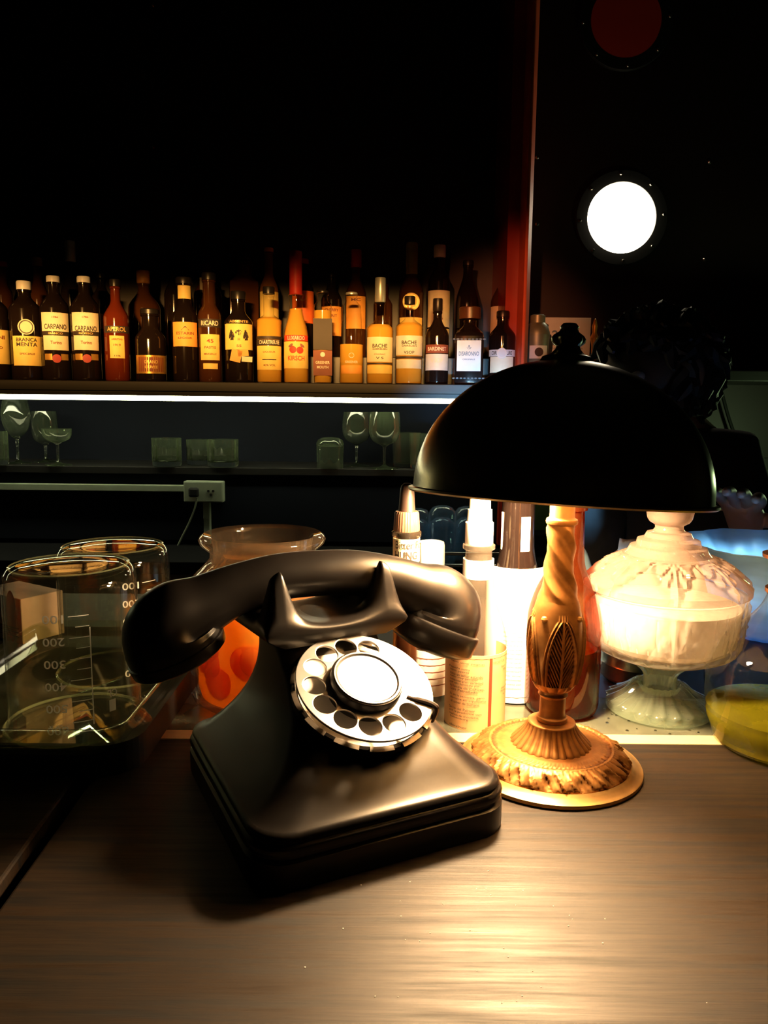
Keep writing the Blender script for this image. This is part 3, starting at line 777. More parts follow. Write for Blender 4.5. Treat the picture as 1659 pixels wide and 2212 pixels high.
MB().lathe([(R - .0016, -.0052), (R + .0022, -.0052), (R + .0036, -.0040), (R + .0034, -.0026), (R + .0010, -.0018), (R - .0012, -.0030)], 96, SX, closed=True).build('shade_rim', 'rim_metal', sh)
def lobes(a, r, z): return r * (1 + .10 * math.cos(6 * a)) if .010 < z < .021 else r
MB().lathe([(0, -.003), (.020, -.0015), (.0180, .0020), (.0120, .0045), (.0090, .0080), (.0085, .0100), (.0112, .0130), (.0116, .0155), (.0100, .0180), (.0066, .0205), (.0062, .0225), (.0068, .0240), (.0050, .0262), (0, .0268)], 48, SX @ Matrix.Translation((-.001, 0, H)), rf=lobes).build('finial', 'shade_out', lamp)
MB().tube([(.0, .0, .216), (.028, 0, .222), (.034, 0, .245), (.028, 0, .275), (.006, 0, .3025)], .0013, 8).build('harp', 'bronze', lamp)
MB().tube([(.0, .0, .216), (-.028, 0, .222), (-.034, 0, .245), (-.028, 0, .275), (.002, 0, .3025)], .0013, 8).build('harp', 'bronze', lamp)

# ================================================================== left: tray, dish, beakers, carton
TH = .024
f0 = at_z(0, 1676); 
VPx = 712
# black serving tray
yb = f0.y
tr = thing('serving_tray', 'black low tray under the glass dish left of the telephone', 'tray', (-.392, yb + .15, T))
MB().loft([[(x, y, z) for x, y in rrect(.210, -.15, .155, .03)] for z in (0, TH - .004)]).build('base', 'black', tr, smooth=False)
b = MB()
o_, i_ = rrect(.210, -.15, .155, .03), rrect(.206, -.146, .151, .027)
b.loft([[(x, y, TH - .004) for x, y in o_], [(x, y, TH) for x, y in o_], [(x, y, TH) for x, y in i_], [(x, y, TH - .0039) for x, y in i_]], cap=False).build('lip', 'black', tr, smooth=False)
# rectangular glass dish, turned so that its long sides run away from the viewer
cr = at_z(405, 1462, TH + .022); cf = at_z(330, 1600, TH)
dz = T + TH - .0038
P = at_z(150, 1555, TH)
dish = thing('glass_dish', 'shallow rectangular glass dish holding the upturned beakers', 'dish', (-.273, P.y + .045, dz), 0)
def dring(a, y0, y1, r, z): return [(x, y, z) for x, y in rrect(a - .0215, y0, y1, r, 6)]
b = MB().loft([dring(.098, -.100, .150, .022, 0), dring(.102, -.104, .154, .022, .003), dring(.108, -.110, .160, .024, .022), dring(.111, -.113, .163, .024, .0235), dring(.111, -.113, .163, .024, .0250),
               dring(.107, -.109, .159, .022, .0245), dring(.105, -.107, .157, .022, .022), dring(.099, -.101, .151, .020, .005), dring(.096, -.098, .148, .020, .0035)])
b.build('dish', 'tray_glass', dish, sharp=50)
# beakers, upside down
def beaker(px, wpx, ytop, ybase, y, label, rz, text=True):
    c = at_y(px, ybase, y)
    zt = dz + .004
    d = (Vector((c.x, y, zt)) - CAM); r = wpx * .5 * (d.dot(_F)) / FPX
    H = at_y(px, ytop, y).z - zt
    t = thing('beaker', label, 'beaker', (c.x, y, zt), rz, 'upturned laboratory beakers')
    w = .0018
    def lip(a, q, z):
        k = max(0, math.cos(a + .25)) ** 30
        return q + .007 * k * max(0, 1 - z / .018)
    out = [(r + .0035, 0), (r + .0030, .0018), (r + .0006, .006), (r, .012), (r, H * .5), (r, H - .012), (r - .0012, H - .005), (r - .005, H - .0012), (r - .010, H), (r * .5, H - .0006), (0, H - .001)]
    inn = [(0, H - .004), (r * .5, H - .0038), (r - .010, H - .0032), (r - .006, H - .0045), (r - w - .001, H - .009), (r - w, H - .016), (r - w, H * .5), (r - w, .012), (r - .0012, .006), (r + .0015, .0016), (r + .0020, .0004)]
    g = MB().lathe(out + inn, 72, rf=lip, closed=True); 
    o = g.build('glass', 'lab_glass', t, sharp=60)
    MB().lathe([(r - .0065, H + .0002), (r - .0058, H + .0008), (r - .0050, H + .0004), (r - .0058, H - .0004)], 72, closed=True).build('base_rim_highlight', 'rim_highlight', t)  # added rings model the highlights along base and mouth
    MB().lathe([(r + .0022, .0002), (r + .0040, .0002), (r + .0044, .0012), (r + .0034, .0022), (r + .0022, .0016)], 72, closed=True).build('mouth_rim_highlight', 'rim_highlight', t)
    b = MB()
    for k in range(1, 7):
        zz = H * (1 - (.24 + .665 * (k - 1) / 5))
        text_on(b, str(k) + '00', .0150 if k > 1 else .0145, .0062, r, zz, -.006, .0003, .008, rot=PI)
    b.add(*curve_bar(r, .0185, .0193, H * (1 - .89), H * .70))
    for k in range(12):
        zz = H * (1 - (.235 + .665 * k / 10.5)) + .001
        ln = .014 if k % 2 == 0 else .0095
        b.add(*curve_bar(r, .0185 - ln, .0185, zz - .0003, zz + .0003))
    if text: text_on(b, 'approx', .010, .0025, r, H * (1 - .875), -.007, .0003, 0, rot=PI)
    b.build('graduations', 'print_white', t, smooth=False)
    b = MB(); text_on(b, 'CL', .008, .006, r, .034, .034, .0003, .02, rot=PI)
    b.add(*curve_bar(r, .0310, .0365, .020, .029)); b.build('maker_mark', 'print_white', t, smooth=False)
    return t
def curve_bar(r, x0, x1, z0, z1, lift=.0003, n=6):
    V, F = [], []
    for i in range(n + 1):
        a = (x0 + (x1 - x0) * i / n) / r
        V += [((r + lift) * math.sin(a), -(r + lift) * math.cos(a), z0), ((r + lift) * math.sin(a), -(r + lift) * math.cos(a), z1)]
    for i in range(n): F.append((2 * i, 2 * i + 2, 2 * i + 3, 2 * i + 1))
    return V, F
c = at_z(168, 1555, TH)
beaker(166, 266, 1219, 1545, c.y, 'nearer upturned glass beaker with white graduations, left in the dish', math.radians(14))
beaker(256, 228, 1178, 1480, c.y + .118, 'farther upturned glass beaker behind the front one in the dish', math.radians(42), False)
# carton with red oval on the far left
c = at_z(22, 1430, .0)
ct = thing('carton', 'pale printed carton with red ovals standing behind the beakers at left', 'carton', (at_y(10, 1420, .80).x, .80, T + TH - .004), math.radians(-32))
hgt = at_y(10, 1285, .80).z - T - TH + .004
MB().box(-.045, -.0, 0, .035, .05, hgt).build('box', 'carton', ct, smooth=False, bevel=.001)
b = MB()
for x in (-.022, .018):
    V = [(x + .0095 * math.cos(2 * PI * k / 24), -.0006, hgt * .58 + .028 * math.sin(2 * PI * k / 24)) for k in range(24)]
    b.add(V, [tuple(range(24))])
b.build('red_oval', 'ink_red', ct, smooth=False)
b = MB()
for k in range(5): b.box(-.040, -.0006, hgt * (.14 + .045 * k), .030 - .01 * (k % 2), -.0001, hgt * (.14 + .045 * k) + .0012)
b.build('printed_lines', 'ink_brown', ct, smooth=False)

# ================================================================== orange jar
yj = .698
cj = at_y(572, 1560, yj)
jar = thing('glass_jar', 'wide-mouthed glass jar of orange infusion behind the telephone handset', 'jar', (cj.x, yj, T), 0)
k_ = (yj * .99 + .02) / FPX
def jz(y): return at_y(572, y, yj).z - T
R0, RN, RR = 157 * k_, 112 * k_, 132 * k_
zr, zn, zs, zm = jz(1156), jz(1188), jz(1208), jz(1262)
prof = [(0, .002), (R0 * .90, .002), (R0 * .98, .006), (R0, .014), (R0, zm - .02), (R0 * .985, zm), (R0 * .93, zm + .010), (RN * 1.10, zs - .004), (RN, zs + .002), (RN, zn), (RN + .004, zn + .003), (RR, zn + .007), (RR + .0015, zr - .003), (RR, zr), (RR - .003, zr + .002), (RN - .001, zr), (RN - .003, zn + .004), (RN - .003, zs), (RN * 1.05, zs - .008), (R0 * .92, zm + .004), (R0 - .004, zm - .02), (R0 - .004, .016), (R0 * .88, .007), (0, .007)]
def ribs(a, r, z): return r * (1 + .006 * math.cos(44 * a)) if zm - .012 < z < zs else r
MB().lathe(prof, 132, rf=ribs).build('jar_body', 'jar_glass', jar, sharp=50)
zl = jz(1300)
lq = MB().lathe([(0, .0075), (R0 * .86, .0075), (R0 - .007, .017), (R0 - .007, zl - .003), (R0 - .008, zl), (0, zl)], 56).build('infusion', 'orange', jar, label='bright orange liquid')
r2 = random.Random(3)
for k in range(10):            # orange slices standing in the infusion
    a = -PI / 2 + r2.uniform(-1.5, 1.5); z = r2.uniform(.03, zl - .03); q = R0 - .0085
    X = Matrix.Translation((q * math.cos(a), q * math.sin(a), z)) @ Matrix.Rotation(a, 4, 'Z') @ Matrix.Rotation(PI / 2, 4, 'Y') @ Matrix.Rotation(r2.uniform(0, 3), 4, 'Z')
    MB().lathe([(0, -.001), (.014, -.001), (.016, 0), (.014, .0012), (0, .0012)], 16, X).build('orange_slice', 'orange', jar)

# ================================================================== small bottles behind the telephone
def place(px, py, h=0.0):
    return at_z(px, py, h)
def zat(px, py, y): return at_y(px, py, y).z - T
# dropper bottle with bitter label
yd = .655; kd = yd / FPX
c = at_y(876, 1300, yd)
t = thing('dropper_bottle', 'small dropper bottle with a brown rubber bulb and white lettered label', 'bottle', (c.x, yd, T), face_cam(Vector((c.x, yd, 0))))
z = lambda y: zat(876, y, yd)
r = 29 * kd
MB().lathe([(0, 0), (r * .95, 0), (r, .003), (r, z(1166)), (r * .98, z(1162)), (r * 1.12, z(1156)), (r * 1.12, z(1148)), (r * .95, z(1144)), (0, z(1144))], 40).build('glass_body', 'jar_glass', t)
MB().lathe([(0, .002), (r * .92, .002), (r * .92, z(1235)), (0, z(1235))], 32).build('contents', 'brown_liq', t)
MB().patch(r, z(1211), z(1161), 2.2, 24, .0003).build('label', 'paper_cream', t)
b = MB(); text_on(b, 'Bitter Po', r * 2.2, 17 * kd, r, z(1173), r * .24, .0007, .005); text_on(b, 'HUNG', r * 1.8, 18 * kd, r, z(1195), -r * .02, .0007, .02)
b.build('lettering', 'ink', t, smooth=False)
MB().lathe([(0, z(1146)), (r * .96, z(1146)), (r * .98, z(1140)), (r * .90, z(1108)), (r * .84, z(1104)), (0, z(1103))], 80, rf=lambda a, q, zz: q * (1 + .02 * math.cos(30 * a))).build('collar', 'brown_collar', t)
MB().lathe([(r * .64, z(1105)), (r * .60, z(1090)), (r * .54, z(1062)), (r * .46, z(1050)), (r * .25, z(1044)), (0, z(1043))], 32).build('rubber_bulb', 'rubber', t)
# white-capped bottle
yw = .70; kw = yw / FPX
c = at_y(930, 1300, yw)
t = thing('white_capped_bottle', 'small clear bottle with a white screw cap behind the handset', 'bottle', (c.x, yw, T), face_cam(Vector((c.x, yw, 0))))
z = lambda y: zat(930, y, yw)
r = 29 * kw; rb = 44 * kw
MB().lathe([(0, 0), (rb * .94, 0), (rb, .003), (rb, z(1290)), (rb * .92, z(1268)), (r * .95, z(1240)), (r * .90, z(1226)), (0, z(1226))], 40).build('glass_body', 'jar_glass', t)
MB().lathe([(r, z(1222)), (r * 1.01, z(1218)), (r, z(1178)), (r * .93, z(1170)), (r * .6, z(1168)), (0, z(1168))], 48).build('cap', 'cap_white', t)
MB().lathe([(r * 1.0, z(1238)), (r * 1.0, z(1223)), (r * .9, z(1222))], 48).build('cap_ring', 'cap_white', t)
MB().patch(rb, z(1490), z(1395), 1.9, 20, .0003).build('label', 'paper_white', t)
b = MB()
for k in range(5): b.add(*curve_bar(rb, -.014 + .004 * (k % 2), .020, z(1410 + 14 * k) - .0004, z(1410 + 14 * k) + .0004, .0006))
b.build('printed_lines', 'ink_brown', t, smooth=False)
# dark bottle with the lined label behind it: the label's hatching shows above the orange label
# bitters bottle: clear neck, white dasher cap, orange label with a red stripe
bb = place(1020, 1588); yb_ = bb.y + .033; kb = (yb_ * .99 + .03) / FPX
c = at_y(1024, 1560, yb_)
t = thing('bitters_bottle', 'clear bitters bottle with white cap and orange typed label beside the lamp', 'bottle', (c.x, yb_, T), face_cam(Vector((c.x, yb_, 0))))
z = lambda y: zat(1024, y, yb_)
r = 65 * kb; rn = 28 * kb
sh_ = spline([(r, z(1392)), (r * .985, z(1372)), (r * .84, z(1338)), (rn * 1.38, z(1295)), (rn * 1.14, z(1240)), (rn, z(1200))], 5)
MB().lathe([(0, 0), (r * .93, 0), (r, .003), (r, z(1440))] + sh_ + [(rn * 1.0, z(1188)), (rn * 1.22, z(1184)), (rn * 1.22, z(1176)), (rn, z(1172)), (0, z(1172))], 56).build('glass_body', 'press_clear', t)
MB().lathe([(0, .002), (r * .95, .002), (r * .95, z(1455)), (0, z(1455))], 48).build('contents', 'amber_liq', t)
MB().patch(r, z(1578), z(1396), 2.4, 40, .0003).build('label', 'paper_label', t)
MB().lathe([(rn * .98, z(1176)), (rn * 1.06, z(1172)), (rn * 1.06, z(1128)), (rn * .95, z(1126)), (rn * .90, z(1100)), (rn * .80, z(1099)), (rn * .76, z(1070)), (rn * .70, z(1052)), (rn * .30, z(1048)), (0, z(1048))], 48).build('cap', 'cap_white', t)
MB().patch(rn * 1.12, z(1246), z(1206), 2.0, 16, .0006).build('neck_label', 'paper_white', t)
b = MB().add(*curve_bar(r, .0118, .0146, z(1577), z(1402), .0006)); b.build('red_stripe', 'ink_red', t, smooth=False)
b = MB()
b.add(*curve_bar(r, -.030, .012, z(1403) - .0002, z(1403) + .0002, .0006)); b.add(*curve_bar(r, .0150, .034, z(1403) - .0002, z(1403) + .0002, .0006))
lines = [('menor sabor insignias', 1414, -.008, .031), ('Pequeña suma', 1427, -.015, .021), ('como quieras', 1433, -.015, .019), ('toma un señor estando', 1440, -.009, .031), ('como muy peculiar', 1446, -.011, .027), ('compone gran variedad', 1453, -.009, .031), ('por ello formado por:', 1459, -.010, .029), ('la familia de Cishues,', 1466, -.008, .032), ('Luis Petrellado.', 1472, -.010, .026),
         ('Es de la semanita, pero', 1484, -.008, .032), ('siempre en equilibrio', 1491, -.007, .033), ('el sabor de Sumami.', 1498, -.009, .027), ('Se ha del Palmer', 1511, -.012, .025), ('por la producion con', 1518, -.009, .030), ('marino de mouteire,', 1525, -.010, .028), ('Luisenburg', 1531, -.014, .018), ('alleralmer', 1548, -.015, .018), ('com/allerpalmer', 1562, -.010, .027)]
for s, y, x, w_ in lines: text_on(b, s, w_, .0022, r, z(y), x, .0006)
b.build('lettering', 'ink', t, smooth=False); b = MB()
for s, y, x, w_ in (('RECEPTUS', 1412, .022, .013), ('Salero', 1424, .028, .007), ('70%', 1432, .030, .005), ('abajo', 1470, .029, .008), ('Parma', 1476, .029, .008), ('No 2', 1484, .031, .005), ('x/', 1560, .030, .003)):
    text_on(b, s, w_, .0020, r, z(y), x, .0006)
b.build('lettering', 'ink_brown', t, smooth=False)
# dark bottle with a big white label
bw = place(1108, 1520); yk = bw.y + .024; kk = (yk * .99 + .03) / FPX
c = at_y(1106, 1500, yk)
t = thing('white_label_bottle', 'dark brown bottle with a large white label between bitters bottle and lamp stem', 'bottle', (c.x, yk, T), face_cam(Vector((c.x, yk, 0))))
z = lambda y: zat(1106, y, yk)
r = 62 * kk; rn = 35 * kk
MB().lathe([(0, 0), (r * .92, 0), (r, .004)] + spline([(r, z(1330)), (r * .96, z(1280)), (r * .75, z(1235)), (rn * 1.05, z(1190)), (rn, z(1150)), (rn * .97, z(1080))], 5) + [(rn * .95, z(1040)), (rn * 1.1, z(1034)), (rn * 1.1, z(1010)), (0, z(1005))], 48).build('glass_body', 'dark_glass', t)
pz = [(r, z(1496)), (r, z(1310)), (r * .97, z(1280))]
MB().patch(r, z(1496), z(1216), 1.75, 24, .0006).build('label', 'paper_white', t)
MB().patch(rn, z(1196), z(1112), .30, 6, .0005, Matrix.Rotation(.50, 4, 'Z')).build('neck_label', 'paper_white', t)
MB().patch(rn, z(1190), z(1105), .10, 4, .0005, Matrix.Rotation(-1.15, 4, 'Z')).build('neck_label', 'paper_white', t)
b = MB(); rr = random.Random(5)
for k in range(16):
    text_on(b, ''.join(rr.choice('aeimnorstuc ') for _ in range(15)), .017, .0016, r, z(1330 + 9 * k), -.0008, .0009)
b.add(*curve_bar(r, -.020, .028, z(1484) - .0002, z(1484) + .0002, .0009))
for k in range(9): b.add(*curve_bar(r, .0215, .0225 + .001 * (k % 2), z(1420 + 6 * k), z(1418.5 + 6 * k), .0009))
b.build('lettering', 'ink', t, smooth=False)
# amber bottle behind the lamp stem
ba = place(1212, 1562); ya = ba.y + .031; ka = (ya * .99 + .03) / FPX
c = at_y(1211, 1530, ya)
t = thing('amber_bottle', 'plain amber brown glass bottle right behind the lamp stem', 'bottle', (c.x, ya, T), 0)
z = lambda y: zat(1211, y, ya)
r = 79 * ka; rn = 35 * ka
MB().lathe([(0, .001), (r * .86, 0), (r * .96, .004), (r, .010)] + spline([(r, z(1350)), (r * .97, z(1320)), (r * .80, z(1275)), (rn * 1.12, z(1225)), (rn * .98, z(1180)), (rn * .92, z(1120))], 6) + [(rn * .90, z(1102)), (rn * 1.08, z(1100)), (rn * 1.08, z(1086)), (rn * .8, z(1084)), (0, z(1082))], 56).build('glass_body', 'brown_glass', t)
MB().lathe([(0, .004), (r * .84, .004), (r * .90, .014), (r * .90, z(1395)), (0, z(1395))], 40).build('contents', 'brown_liq', t)

# ================================================================== candy dish
bc = place(1430, 1584); yc = bc.y + .052; kc = (yc * .99 + .03) / FPX
c = at_y(1420, 1550, yc)
t = thing('candy_dish', 'pressed glass lidded candy dish on a foot, filled with white sugar', 'candy dish', (c.x, yc, T), math.radians(10))
z = lambda y: zat(1435, y, yc)
r = 110 * kc; RB = 165 * kc; rs_ = 34 * kc
foot = [(0, .002), (r * .90, 0), (r, .002), (r * 1.0, .008)] + spline([(r * .96, .0105), (r * .70, .017), (r * .45, .026), (rs_ * 1.02, z(1492)), (rs_ * .95, z(1470)), (rs_ * 1.05, z(1452)), (rs_ * 1.5, z(1436)), (rs_ * 1.75, z(1428))], 5) + [(0, z(1427))]
def rays(a, q, zz): return q * (1 + .07 * math.cos(22 * a)) if .009 < zz < .05 else q
MB().lathe(foot, 120, rf=rays).build('foot', 'press_foot', t, sharp=60)
def cuts(a, q, zz):
    v = (zz - z(1400)) / (z(1290) - z(1400))
    if not 0 < v < 1: return q
    u = (a * 8 / (2 * PI)) % 1 * 2 - 1
    d = abs(abs(u) - (1 - v)) ; d2 = abs(abs(u) - v)
    fan = math.cos(14 * math.atan2(u, v + .05)) * .0009 if abs(u) < .55 * v else 0
    return q - .0026 * max(0, 1 - d * 9) - .0018 * max(0, 1 - d2 * 9) + 2.0 * fan + (.0007 * math.sin(96 * a) * math.sin(v * 60) if abs(u) < 1 - v - .12 else 0)
bowl = spline([(rs_ * 1.3, z(1430)), (RB * .45, z(1424)), (RB * .78, z(1404)), (RB * .93, z(1385)), (RB * .98, z(1345)), (RB * 1.0, z(1285))], 7)
MB().lathe(bowl + [(RB * 1.0, z(1276)), (RB * .95, z(1276)), (RB * .94, z(1290)), (RB * .92, z(1345)), (RB * .87, z(1380)), (RB * .7, z(1398)), (RB * .3, z(1412)), (0, z(1414))], 160, rf=cuts).build('bowl', 'press_thin', t, sharp=60)
sg = MB().lathe([(0, z(1411)), (RB * .3, z(1409)), (RB * .68, z(1396)), (RB * .85, z(1378)), (RB * .905, z(1345)), (RB * .92, z(1300)), (RB * .6, z(1293)), (0, z(1288))], 64).build('sugar', 'sugar', t, label='white sugar')
def lidcut(a, q, zz):
    v = (zz - z(1262)) / (z(1200) - z(1262))
    if not 0 < v < 1: return q
    u = (a * 8 / (2 * PI)) % 1 * 2 - 1
    d = abs(abs(u) - v)
    fan = math.cos(12 * math.atan2(u, 1.1 - v)) * .0022
    return q - .0052 * max(0, 1 - d * 6) + (fan if abs(u) < v else 0)
lid = [(RB * .98, z(1272)), (RB * 1.03, z(1268)), (RB * 1.035, z(1255)), (RB * 1.0, z(1248))] + spline([(RB * .97, z(1242)), (RB * .78, z(1216)), (RB * .60, z(1199)), (RB * .53, z(1196))], 8) + \
      [(RB * .50, z(1190)), (RB * .47, z(1180)), (RB * .40, z(1177)), (RB * .385, z(1165)), (RB * .30, z(1160)), (RB * .27, z(1150)), (RB * .20, z(1147)), (RB * .172, z(1140)), (RB * .175, z(1134)), (RB * .245, z(1127)), (RB * .275, z(1119)), (RB * .29, z(1105)), (RB * .295, z(1075)), (RB * .26, z(1066)), (0, z(1062))]
MB().lathe(lid, 160, rf=lidcut).build('lid', 'press_lid', t, sharp=40)
# oil flask, cut off by the right edge of the picture
bf = place(1660, 1650); yf = bf.y + .034; kf = (yf * .99 + .035) / FPX
c = at_y(1684, 1600, yf)
t = thing('oil_flask', 'round bellied glass flask of yellow green oil at the right edge', 'flask', (c.x, yf, T), 0)
z = lambda y: zat(1690, y, yf)
RF = 160 * kf; rn = 47 * kf
out = [(0, .002), (RF * .55, 0), (RF * .72, .004)] + spline([(RF * .86, z(1600)), (RF * .97, z(1530)), (RF * 1.0, z(1465)), (RF * .93, z(1415)), (RF * .72, z(1375)), (RF * .46, z(1335)), (rn * 1.06, z(1295)), (rn * .98, z(1260)), (rn * 1.0, z(1215))], 6) + [(rn * 1.28, z(1205)), (rn * 1.28, z(1196))]
MB().lathe(out, 72).build('glass_body', 'flask_glass', t, sharp=60)
MB().lathe([(rn * 1.02, z(1285)), (rn * 1.12, z(1280)), (rn * 1.12, z(1272)), (rn * 1.0, z(1268)), (rn * 1.0, z(1214)), (rn * 1.32, z(1206)), (rn * 1.34, z(1198)), (rn * 1.1, z(1195)), (rn * .9, z(1200))], 48).build('neck_band', 'copper', t)
MB().lathe([(0, .005), (RF * .55, .004), (RF * .70, .008)] + spline([(RF * .84, z(1597)), (RF * .945, z(1555)), (RF * .955, z(1532))], 6) + [(RF * .94, z(1531)), (0, z(1531))], 64).build('oil', 'oil', t, label='yellow green oil')
# steel cup lying behind the candy dish
yu = .80; c = at_y(1352, 1436, yu)
t = thing('steel_cup', 'small polished steel cup behind the foot of the candy dish', 'cup', (c.x, yu, c.z), 0)
ku = yu / FPX
X = Matrix.Rotation(math.radians(8), 4, 'Y')
MB().lathe([(0, -34 * ku), (44 * ku, -34 * ku), (48 * ku, -30 * ku), (54 * ku, 0), (58 * ku, 2 * ku), (56 * ku, 6 * ku), (62 * ku, 50 * ku), (60 * ku, 50 * ku), (50 * ku, -28 * ku), (0, -30 * ku)], 48, X).build('body', 'steel', t)

# ================================================================== behind the bar: station, ice bin
st = thing('work_station', 'black steel work station along the back of the bar', 'work station', (0, .78, 0), 0)
zst = at_y(1352, 1470, .80).z - .0005
MB().box(-1.4, YL + .003 - .78, zst - .02, 1.4, .38, zst).build('worktop', 'black', st, smooth=False, bevel=.002)
MB().box(-1.4, .36, 0, 1.4, .378, zst - .021).build('back_panel', 'black', st, smooth=False)
b0 = at_y(1665, 1300, .98)
bin_ = thing('ice_bin', 'pale blue plastic lined ice bin lit from within behind the candy dish', 'ice bin', (b0.x, .98, zst))
hr_ = at_y(1665, 1180, .98).z - zst
hw0, hw1 = .066, .118
def bag(a, q, zz): return q * (1 + .030 * math.sin(9 * a + zz * 40) * zz / hr_ + .015 * math.sin(23 * a))
prof = [(0, .006), (hw0 * .9, .004), (hw0, .012)] + spline([(hw0 * 1.02, .02), (hw0 * 1.15, hr_ * .45), (hw0 * 1.35, hr_ * .75), (hw1, hr_ * 1.02)], 6)
MB().lathe(prof + [(hw1 - .004, hr_ * 1.03)] + [(q - .004, zz + .002) for q, zz in reversed(prof[3:])] + [(hw0 - .006, .014), (0, .010)], 96, rf=bag).build('liner', 'liner', bin_, sharp=60)
b = MB(); r3 = random.Random(11)
for k in range(60):
    a, q, s = r3.uniform(0, 2 * PI), hw0 * .95 * math.sqrt(r3.random()), r3.uniform(.010, .014)
    X = Matrix.Translation((q * math.cos(a), q * math.sin(a), .020 + r3.uniform(0, hr_ * .38))) @ Euler((r3.uniform(0, 3), r3.uniform(0, 3), r3.uniform(0, 3))).to_matrix().to_4x4()
    b.box(-s, -s, -s, s, s, s, X)
o = b.build('ice_cubes', 'blue_glass', smooth=False); o.location = bin_.location
tag(o, 'ice cubes heaped inside the pale blue lined bin', 'ice', kind='stuff')

# crumpled blue cloth beside the amber bottle
c = at_y(1235, 1150, .90)
V, F = [], []; n_ = 28; r6 = random.Random(8)
for i in range(n_ + 1):
    for j in range(n_ + 1):
        x, y = -1 + 2 * i / n_, -1 + 2 * j / n_
        d = math.sqrt(x * x + y * y)
        h = max(0, 1 - (d * .95) ** 2) ** 1.6 * (c.z - zst) * .92 + .006 * math.sin(9 * x + 4 * y) * max(0, 1.1 - d) + .004 * math.sin(17 * y - 6 * x) * max(0, 1.1 - d)
        V.append((x * .058, y * .050, max(.001, h)))
for i in range(n_):
    for j in range(n_):
        a = i * (n_ + 1) + j; F.append((a, a + n_ + 1, a + n_ + 2, a + 1))
o = MB().add(V, F).build('bar_cloth', 'liner', sharp=80); o.location = (c.x, .90, zst)
md = o.modifiers.new('solid', 'SOLIDIFY'); md.thickness = .0015; md.offset = 1
tag(o, 'crumpled pale blue bar cloth between the amber bottle and the candy dish', 'cloth')

# ================================================================== bartender
PY = 1.36
def wp(px, py, y=PY): return tuple(at_y(px, py, y))
pe = thing('person', 'person in a black shirt with wavy black hair leaning behind the lampshade', 'person', (at_y(1430, 1100, PY).x, PY, 0))
po = pe.location
def L_(v): return (v[0] - po.x, v[1] - po.y, v[2] - po.z)
def skinned(name, nodes, edges, m, parent, root=0, lv=2):
    me = bpy.data.meshes.new(name); me.from_pydata([n[0] for n in nodes], edges, [])
    me.materials.append(M[m]); o = bpy.data.objects.new(name, me); COL.objects.link(o); o.parent = parent
    md = o.modifiers.new('skin', 'SKIN'); md.use_smooth_shade = True
    for i, n in enumerate(nodes):
        sv = me.skin_vertices[0].data[i]; r = n[1]; sv.radius = r if isinstance(r, tuple) else (r, r); sv.use_root = (i == root)
    s = o.modifiers.new('sub', 'SUBSURF'); s.levels = s.render_levels = lv
    return o
hd = L_(wp(1408, 815)); nk = L_(wp(1450, 905, PY + .03))
shR, shL = L_(wp(1585, 1000, PY + .04)), L_(wp(1290, 985, PY + .02))
ch = L_(wp(1440, 1040, PY + .05)); pv = (ch[0], .12, .98)
elR, elL = (shR[0] + .035, -.02, shR[2] - .25), (shL[0] - .035, -.06, shL[2] - .25)
haR, haL = L_(wp(1612, 1150, 1.20)), L_(wp(1340, 1225, 1.16))
haR = (haR[0], haR[1], haR[2]); 
nodes = [(pv, (.13, .10)), ((ch[0], .10, 1.12), (.125, .10)), (ch, (.11, .085)), (nk, (.050, .050)), ((nk[0] * .5 + hd[0] * .5, nk[1] * .5 + hd[1] * .5, nk[2] * .5 + hd[2] * .5), (.05, .055)), (hd, (.074, .088)), ((hd[0] - .01, hd[1] - .005, hd[2] + .07), (.066, .078)),
         (shR, .036), (elR, .030), (haR, .024), (shL, .036), (elL, .030), (haL, .024),
         ((pv[0] + .09, .12, .90), .09), ((pv[0] + .10, .10, .50), .058), ((pv[0] + .10, .14, .09), .042), ((pv[0] + .10, .04, .035), .035),
         ((pv[0] - .09, .12, .90), .09), ((pv[0] - .10, .10, .50), .058), ((pv[0] - .10, .14, .09), .042), ((pv[0] - .10, .04, .035), .035)]
edges = [(0, 1), (1, 2), (2, 3), (3, 4), (4, 5), (5, 6), (2, 7), (7, 8), (8, 9), (2, 10), (10, 11), (11, 12), (0, 13), (13, 14), (14, 15), (15, 16), (0, 17), (17, 18), (18, 19), (19, 20)]
# hands: five bent fingers each
for hi, elb in ((9, elR), (12, elL)):
    h = Vector(nodes[hi][0]); d = (h - Vector(elb)).normalized(); sd = d.cross(Vector((0, 0, 1))).normalized(); dn = sd.cross(d).normalized() * -1
    palm = len(nodes); nodes.append((tuple(h + d * .045), (.036, .016))); edges.append((hi, palm))
    for k, (off, ln) in enumerate(((-.028, .058), (-.010, .072), (.009, .076), (.027, .068))):
        a = len(nodes); base = h + d * .085 + sd * off
        nodes += [(tuple(base), .0095), (tuple(base + d * ln * .5 + dn * .012), .0085), (tuple(base + d * ln * .85 + dn * .034), .007)]
        edges += [(palm, a), (a, a + 1), (a + 1, a + 2)]
    a = len(nodes); base = h + d * .035 - sd * .042
    nodes += [(tuple(base), .011), (tuple(base + d * .035 - sd * .018 + dn * .012), .0095), (tuple(base + d * .06 - sd * .014 + dn * .022), .008)]
    edges += [(palm, a), (a, a + 1), (a + 1, a + 2)]
body = skinned('body', nodes, edges, 'skin', pe)
